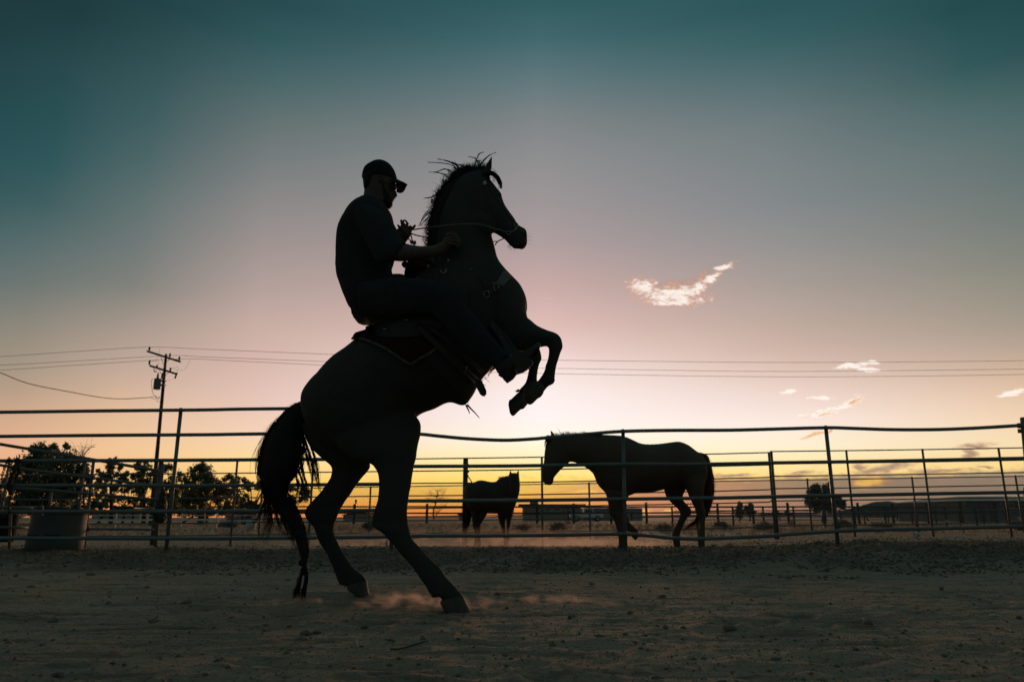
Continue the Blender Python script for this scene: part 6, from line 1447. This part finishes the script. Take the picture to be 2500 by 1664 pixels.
# ------------------------------------------------------------------ bay horse behind the fence
YB = 9.7
bayb = P(1620, 1340, YB); bayb.z = gz(bayb.x, YB)
bay = thing('bay_horse', 'dark bay horse walking left with lowered head behind the right hand fence', 'horse', bayb)
mb = MB()
loft(mb, q2, [(1888, 500, 1892, 620, .10, YB), (1868, 440, 1885, 700, .18, YB), (1820, 388, 1845, 760, .24, YB), (1760, 342, 1760, 790, .27, YB), (1690, 290, 1660, 770, .29, YB), (1600, 256, 1560, 725, .30, YB), (1520, 262, 1470, 770, .31, YB), (1400, 278, 1360, 802, .32, YB), (1280, 285, 1240, 816, .325, YB), (1180, 276, 1130, 824, .32, YB), (1110, 245, 1070, 845, .29, YB), (1040, 212, 1000, 870, .26, YB), (960, 190, 920, 880, .24, YB), (880, 186, 850, 870, .21, YB)], seg=28, sub=3)
loft(mb, q2, [(1000, 200, 900, 860, .2, YB), (900, 186, 830, 850, .21, YB), (820, 182, 770, 790, .2, YB), (740, 178, 718, 735, .18, YB), (660, 175, 690, 670, .155, YB), (580, 172, 665, 610, .135, YB - .02), (500, 172, 610, 560, .12, YB - .03), (420, 176, 545, 520, .105, YB - .04), (350, 180, 480, 492, .095, YB - .05), (290, 186, 420, 480, .085, YB - .05), (250, 200, 390, 490, .07, YB - .05)], seg=24, sub=3)
loft(mb, q2, [(230, 188, 330, 220, .055, YB - .05), (180, 215, 375, 330, .085, YB - .05), (150, 270, 400, 400, .1, YB - .05), (137, 330, 400, 455, .1, YB - .05), (130, 385, 392, 495, .095, YB - .05), (126, 440, 355, 528, .08, YB - .05), (120, 495, 315, 560, .068, YB - .05), (110, 550, 275, 605, .058, YB - .05), (102, 600, 245, 640, .053, YB - .05), (103, 650, 232, 668, .052, YB - .05), (112, 690, 230, 700, .05, YB - .05), (135, 718, 218, 718, .04, YB - .05), (165, 733, 200, 732, .02, YB - .05)], seg=22, sub=3)
loft(mb, q2, [(190, 215, 250, 205, .02, YB - .1), (198, 175, 246, 180, .02, YB - .1), (194, 145, 226, 155, .014, YB - .1), (192, 122, 202, 128, .005, YB - .1)], seg=10, sub=2)
loft(mb, q2, [(160, 230, 200, 215, .02, YB + .02), (160, 200, 198, 200, .018, YB + .02), (158, 175, 178, 182, .006, YB + .02)], seg=10, sub=2)
# legs
loft(mb, q2, [(790, 800, 1060, 820, .13, YB - .14), (805, 850, 1045, 870, .11, YB - .14), (818, 900, 1000, 915, .09, YB - .15), (830, 950, 972, 960, .075, YB - .15), (829, 1005, 965, 1005, .062, YB - .15), (850, 1060, 985, 1055, .056, YB - .15), (884, 1105, 1000, 1105, .046, YB - .15), (905, 1170, 1003, 1165, .037, YB - .15), (928, 1240, 1004, 1240, .034, YB - .15), (938, 1310, 1006, 1310, .035, YB - .15), (940, 1375, 1010, 1370, .04, YB - .15), (930, 1420, 1012, 1420, .045, YB - .15)], seg=16, sub=3)
loft(mb, q2, [(880, 820, 1060, 840, .12, YB + .14), (910, 900, 1040, 880, .09, YB + .14), (925, 960, 1000, 945, .07, YB + .14), (945, 1030, 1020, 1020, .055, YB + .14), (960, 1080, 1045, 1085, .05, YB + .14), (975, 1130, 1055, 1120, .045, YB + .14), (1000, 1185, 1075, 1150, .04, YB + .14), (1035, 1232, 1110, 1185, .035, YB + .14), (1070, 1270, 1145, 1215, .038, YB + .14), (1085, 1290, 1160, 1250, .04, YB + .14)], seg=16, sub=3)
loft(mb, q2, [(1430, 760, 1700, 740, .13, YB + .14), (1450, 835, 1650, 840, .11, YB + .14), (1485, 890, 1645, 890, .095, YB + .14), (1530, 940, 1685, 938, .08, YB + .14), (1580, 985, 1722, 978, .068, YB + .14), (1612, 1030, 1740, 1015, .06, YB + .14), (1606, 1075, 1728, 1055, .052, YB + .14), (1590, 1125, 1685, 1105, .042, YB + .14), (1560, 1185, 1655, 1165, .036, YB + .14), (1535, 1240, 1628, 1225, .036, YB + .14), (1526, 1280, 1612, 1280, .04, YB + .14), (1536, 1340, 1616, 1340, .04, YB + .14), (1543, 1385, 1620, 1385, .044, YB + .14)], seg=16, sub=3)
loft(mb, q2, [(1640, 680, 1892, 600, .13, YB - .14), (1670, 760, 1888, 700, .13, YB - .14), (1695, 820, 1878, 790, .115, YB - .14), (1718, 875, 1870, 860, .1, YB - .14), (1745, 930, 1870, 920, .085, YB - .14), (1772, 985, 1882, 975, .07, YB - .14), (1795, 1045, 1897, 1030, .06, YB - .14), (1815, 1095, 1893, 1090, .05, YB - .14), (1825, 1160, 1887, 1155, .038, YB - .14), (1826, 1230, 1887, 1230, .035, YB - .14), (1820, 1300, 1886, 1300, .04, YB - .14), (1813, 1350, 1886, 1350, .04, YB - .14), (1811, 1385, 1887, 1385, .043, YB - .14)], seg=16, sub=3)
remesh(mb, 'body', M_bay, bay, .014, 2)
hoof(bay, q2, [(930, 1405, 1012, 1410, .045, YB - .15), (920, 1435, 1014, 1440, .055, YB - .15), (912, 1455, 1016, 1460, .06, YB - .15)])
hoof(bay, q2, [(1080, 1288, 1158, 1245, .04, YB + .14), (1098, 1312, 1162, 1268, .045, YB + .14), (1122, 1333, 1155, 1300, .045, YB + .14)])
hoof(bay, q2, [(1543, 1375, 1620, 1375, .045, YB + .14), (1546, 1400, 1622, 1400, .05, YB + .14), (1548, 1426, 1626, 1422, .055, YB + .14)])
hoof(bay, q2, [(1812, 1380, 1887, 1380, .045, YB - .14), (1809, 1400, 1888, 1400, .05, YB - .14), (1807, 1414, 1889, 1414, .055, YB - .14)])
m_ = MB(); ellipsoid(m_, P(*q2(238, 352), YB - .135), (.016, .012, .014)); m_.build('eye', M_lens, bay)
m_ = MB()
for _ in range(420):
    x = rng.uniform(250, 760); y = 178 + rng.uniform(-4, 25); L = rng.uniform(14, 42) * (1.0 if 330 < x < 620 else .6); lean = rng.uniform(-.9, .15)
    strands(m_, [[P(*q2(x, y), YB - .05 + rng.uniform(-.04, .04)), P(*q2(x + lean * L * .5, y - L * .6), YB - .05), P(*q2(x + lean * L * 1.4 - 4, y - L * rng.uniform(.8, 1.1)), YB - .05)]], .0026, 3)
for _ in range(60):
    x = rng.uniform(135, 200); strands(m_, [[P(*q2(x + 20, 190), YB - .1), P(*q2(x + 5, 240), YB - .12), P(*q2(x - rng.uniform(0, 12), 260 + rng.uniform(0, 70)), YB - .1)]], .003, 3)
strands(m_, [[P(*q2(300, 160), YB), P(*q2(285, 130), YB), P(*q2(275, 100), YB)], [P(*q2(310, 160), YB), P(*q2(295, 140), YB), P(*q2(288, 118), YB)]], .002, 3)
m_.build('mane', M_bayhair, bay)
m_ = MB()
bt_ = [(1795, 372, 1850, 440, .05), (1850, 385, 1880, 470, .06), (1905, 415, 1888, 560, .065), (1938, 480, 1885, 660, .07), (1960, 560, 1882, 760, .07), (1975, 660, 1870, 840, .07), (1982, 760, 1862, 900, .06), (1972, 860, 1868, 960, .05), (1955, 950, 1880, 1010, .04), (1930, 1020, 1890, 1060, .025), (1908, 1075, 1898, 1090, .01)]
loft(m_, q2, [t_ + (YB + .05,) for t_ in bt_], seg=14, sub=3)
hair_between(m_, q2, [(a, b) for a, b, *_ in bt_], [(c_, d) for _, _, c_, d, _ in bt_], 260, YB + .05, .06, (-.08, 1.0), (0, .7), (.25, .5), .0032, 4)
for _ in range(70):
    e = (rng.uniform(1650, 1790), rng.uniform(1180, 1235)); s = (rng.uniform(1810, 1890), rng.uniform(1010, 1080))
    strands(m_, [[P(*q2(*s), YB), P(*q2(s[0] * .6 + e[0] * .4, s[1] * .55 + e[1] * .45 + 10), YB), P(*q2(*e), YB)]], .0034, 3)
m_.build('tail', M_bayhair, bay)

# ------------------------------------------------------------------ small horse further back
YS = 14.9
smb = P(1200, 1336, YS); smb.z = gz(smb.x, YS)
small = thing('small_horse', 'small dark horse facing the camera with pricked ears, standing in dust behind the fences', 'horse', smb)
mb = MB()
loft(mb, q1, [(215, 560, 212, 740, .12, YS + .2), (238, 490, 245, 860, .24, YS + .2), (300, 463, 310, 900, .3, YS + .15), (350, 460, 350, 900, .31, YS + .15), (400, 436, 400, 900, .33, YS + .1), (470, 432, 470, 900, .34, YS + .1), (540, 445, 545, 903, .35, YS + .05), (610, 456, 615, 905, .35, YS), (670, 448, 690, 920, .34, YS - .05), (720, 398, 760, 950, .32, YS - .1), (780, 380, 820, 975, .3, YS - .15), (850, 366, 890, 960, .28, YS - .2), (900, 380, 935, 860, .25, YS - .25), (960, 460, 970, 770, .18, YS - .3)], seg=24, sub=3)
loft(mb, q1, [(905, 325, 970, 325, .05, YS - .6), (866, 352, 1006, 350, .10, YS - .6), (862, 400, 1014, 392, .13, YS - .6), (864, 470, 1020, 450, .14, YS - .6), (866, 540, 1022, 520, .13, YS - .62), (872, 600, 1018, 590, .12, YS - .64), (885, 660, 1004, 650, .1, YS - .66), (900, 710, 988, 705, .09, YS - .68), (912, 750, 972, 748, .07, YS - .68)], seg=20, sub=3)
for a, b, t_ in (((862, 375), (902, 345), (878, 282)), ((972, 345), (1014, 375), (1001, 280))):
    loft(mb, q1, [(a[0], a[1], b[0], b[1], .03, YS - .55), (a[0] + 2, (a[1] + t_[1]) / 2 + 8, b[0] - 4, (b[1] + t_[1]) / 2, .025, YS - .55), (t_[0] - 5, t_[1] + 8, t_[0] + 6, t_[1] + 8, .012, YS - .55), (t_[0] - 1, t_[1], t_[0] + 1, t_[1], .004, YS - .55)], seg=10, sub=3)
for st in ([(285, 800, 430, 850, .12), (300, 900, 412, 900, .1), (310, 980, 402, 980, .085), (322, 1060, 408, 1050, .065), (334, 1130, 414, 1110, .055), (352, 1190, 410, 1180, .045), (358, 1260, 412, 1260, .042), (350, 1330, 404, 1330, .048), (340, 1395, 395, 1395, .055)],
           [(400, 840, 560, 890, .12), (415, 930, 520, 960, .1), (412, 1010, 478, 1030, .075), (408, 1080, 446, 1080, .06), (398, 1150, 438, 1140, .05), (396, 1230, 434, 1230, .042), (402, 1320, 444, 1320, .045), (408, 1400, 456, 1400, .05)]):
    loft(mb, q1, [s + (YS + .1,) for s in st], seg=14, sub=3)
for st, yy in (([(688, 880, 830, 960, .13), (694, 960, 815, 1000, .1), (712, 1020, 805, 1050, .085), (735, 1090, 806, 1100, .07), (755, 1170, 812, 1165, .055), (770, 1240, 816, 1240, .045), (785, 1320, 822, 1320, .045), (784, 1385, 826, 1385, .052)], YS - .1), ([(790, 880, 940, 860, .13), (812, 960, 915, 950, .1), (820, 1030, 890, 1030, .08), (822, 1110, 876, 1110, .06), (822, 1200, 868, 1200, .05), (822, 1290, 860, 1290, .043), (818, 1385, 852, 1385, .05)], YS - .2)):
    loft(mb, q1, [s + (yy,) for s in st], seg=14, sub=3)
remesh(mb, 'body', M_dark, small, .013, 2)
for st in ([(338, 1390, 396, 1390, .05, YS + .1), (330, 1425, 402, 1425, .07, YS + .1)], [(408, 1395, 458, 1395, .05, YS + .1), (408, 1425, 464, 1425, .07, YS + .1)], [(783, 1380, 828, 1380, .05, YS - .1), (778, 1445, 832, 1445, .07, YS - .1)], [(816, 1380, 854, 1380, .05, YS - .2), (812, 1442, 858, 1442, .07, YS - .2)]):
    hoof(small, q1, st)
m_ = MB(); loft(m_, q1, [(212, 540, 300, 620, .07, YS + .25), (192, 690, 296, 710, .08, YS + .25), (182, 820, 302, 820, .08, YS + .25), (180, 940, 300, 930, .07, YS + .25), (186, 1060, 285, 1020, .06, YS + .25), (195, 1150, 255, 1120, .04, YS + .25), (202, 1200, 230, 1190, .015, YS + .25)], seg=12, sub=3)
hair_between(m_, q1, [(212, 560), (190, 690), (180, 820), (178, 940), (184, 1060), (190, 1160), (198, 1205)], [(300, 620), (298, 710), (303, 820), (302, 930), (288, 1020), (262, 1110), (236, 1190)], 120, YS + .25, .05, (-.05, 1.05), (0, .6), (.3, .5), .005, 4)
m_.build('tail', M_hair, small)
m_ = MB()
for _ in range(90):
    x = rng.uniform(700, 1000); y = 395 - (x - 700) * .12 if x < 860 else 355; strands(m_, [[P(*q1(x, y + 10), YS - .3 - (x > 860) * .3), P(*q1(x - 4, y - 6), YS - .3 - (x > 860) * .3), P(*q1(x - 10 + rng.uniform(-8, 8), y - rng.uniform(4, 20)), YS - .3 - (x > 860) * .3)]], .005, 2)
m_.build('mane', M_hair, small)['kind'] = 'stuff'

# ------------------------------------------------------------------ stones, sticks and straw on the arena floor
def stone(px, py, s, label, m=M_stone, flat=.6):
    g = gpt(px, py); v = RV.copy(); rr = np.random.default_rng(int(px * 7 + py)); v = v * (1 + rr.uniform(-.2, .2, (len(v), 1))) * np.array([s * 1.2, s, s * flat])
    me = bpy.data.meshes.new('stone'); bm = bmesh.new(); vv = [bm.verts.new(tuple(q)) for q in v]
    for f in RF: bm.faces.new([vv[i] for i in f])
    bmesh.ops.subdivide_edges(bm, edges=bm.edges[:], cuts=1, use_grid_fill=True, smooth=.3); bm.to_mesh(me); bm.free(); me.materials.append(m)
    o = bpy.data.objects.new('stone', me); C.objects.link(o); o.location = (g.x, g.y, gz(g.x, g.y) + s * flat * .35); tag(o, label, 'stone', 'stones on the arena floor')
stone(748, 1548, .030, 'biggest rounded stone on the dirt in front of the horse'); stone(773, 1543, .018, 'dark lump just right of the biggest stone', M_clod); stone(890, 1536, .017, 'small pale stone right of the biggest one'); stone(648, 1524, .015, 'flat pale chip left of the biggest stone', M_stone, .3)
stone(1213, 1452, .019, 'dark angular stone right of the front hind hoof', M_clod); stone(1238, 1485, .011, 'black pebble in the dust right of the front hind hoof', M_clod); stone(1462, 1552, .020, 'low grey stone right of the horse in the foreground', M_stone, .5); stone(1895, 1610, .016, 'greenish stone near the bottom right'); stone(762, 1392, .016, 'round black clod between tail tip and rear hoof', M_clod)
stone(360, 1438, .022, 'dark dropping on the dirt left of the tail', M_clod, .5); stone(1312, 1376, .026, 'dark dropping at the foot of the berm in the middle', M_clod); stone(1693, 1379, .020, 'dark dropping below the bay horse tail', M_clod); stone(2158, 1366, .024, 'dark dropping by the right hand berm', M_clod); stone(2425, 1504, .020, 'pale flat stone at the far right', M_pale, .3)
stone(140, 1655, .018, 'dark clod in the bottom left corner', M_clod); stone(1602, 1655, .014, 'dark clod at the bottom right of centre', M_clod)
def stick(pts, r, label, m, name='stick'):
    m_ = MB(); tube(m_, [Vector((g.x, g.y, gz(g.x, g.y) + r + dz)) for g, dz in ((gpt(x, y), d) for x, y, d in pts)], r, 6, 3); o = m_.build(name, m, None); tag(o, label, name)
stick([(952, 1588, .002), (975, 1587, .004), (1010, 1582, .004), (1045, 1574, .008)], .0032, 'thin weathered stick lying in the foreground', M_wood)
stick([(865, 1568, .001), (870, 1575, .012), (873, 1582, .002)], .0022, 'short yellow straw standing out of the dirt', M_pale, 'straw')
stick([(1262, 1572, .001), (1268, 1578, .006), (1275, 1581, .001)], .0018, 'thin pale straw in front of the middle', M_pale, 'straw'); stick([(2110, 1580, .001), (2113, 1588, .010)], .0015, 'tiny upright straw at lower right', M_pale, 'straw')

# ------------------------------------------------------------------ dust kicked up by the horses
def dust(name, label, c, s, dens, scale, seed, rot=0.0):
    m = bpy.data.materials.new(name); m.use_nodes = True; n = m.node_tree; n.nodes.clear()
    out = n.nodes.new('ShaderNodeOutputMaterial'); vol = n.nodes.new('ShaderNodeVolumePrincipled')
    vol.inputs['Color'].default_value = (.93, .74, .60, 1); vol.inputs['Anisotropy'].default_value = .55
    tcn = n.nodes.new('ShaderNodeTexCoord')
    mp_ = n.nodes.new('ShaderNodeMapping'); mp_.inputs['Location'].default_value = (seed, seed * .7, 0); mp_.inputs['Scale'].default_value = (s[0], s[1], s[2] * 1.6)
    n.links.new(tcn.outputs['Object'], mp_.inputs[0])
    nz_ = n.nodes.new('ShaderNodeTexNoise'); nz_.inputs['Scale'].default_value = scale; nz_.inputs['Detail'].default_value = 4; n.links.new(mp_.outputs[0], nz_.inputs['Vector'])
    sp_ = n.nodes.new('ShaderNodeSeparateXYZ'); n.links.new(tcn.outputs['Object'], sp_.inputs[0])
    x, y, z = (Ex(n, sp_.outputs[i]) for i in range(3))
    r2 = (x * x + y * y + (z + .3) * (z + .3) * 1.3)
    fall = (r2 * -1.0 + 1.0).sstep(0.0, .9)
    k = Ex(n, nz_.outputs[0]).sstep(.46, .80) * fall * dens
    n.links.new(k.k, vol.inputs['Density']); n.links.new(vol.outputs[0], out.inputs['Volume'])
    m_ = MB(); ellipsoid(m_, (0, 0, 0), (1, 1, 1), None, 24, 14); me = bpy.data.meshes.new(name); me.from_pydata(m_.v, [], m_.f); me.materials.append(m)
    o = bpy.data.objects.new(name, me); C.objects.link(o); o.location = c; o.scale = s; o.rotation_euler = (0, 0, rot); tag(o, label, None, None, 'stuff')
g = gpt(1020, 1478); dust('dust_cloud', 'orange dust thrown up beside the front hind hoof', (g.x, g.y, .03), (.55, .24, .13), 11, 11, 2.0, -.1)
g = gpt(700, 1470); dust('dust_cloud', 'faint dust streak below the tail tip', (g.x, g.y, .015), (.42, .16, .06), 11, 13, 5.0, .1)
g = gpt(1330, 1470); dust('dust_cloud', 'thin dust drifting right of the front hind hoof', (g.x, g.y, .02), (.60, .22, .07), 6, 9, 8.0)
g = P(1180, 1330, 13.2); dust('dust_cloud', 'broad orange dust haze around the small horse legs', (g.x, 13.2, .12), (4.4, 2.2, .46), .75, 3.6, 3.0)
g = P(1390, 1335, 11.6); dust('dust_cloud', 'dust puffs on the ground left of the bay horse', (g.x, 11.4, .12), (2.2, 1.0, .28), 1.8, 5, 6.0)
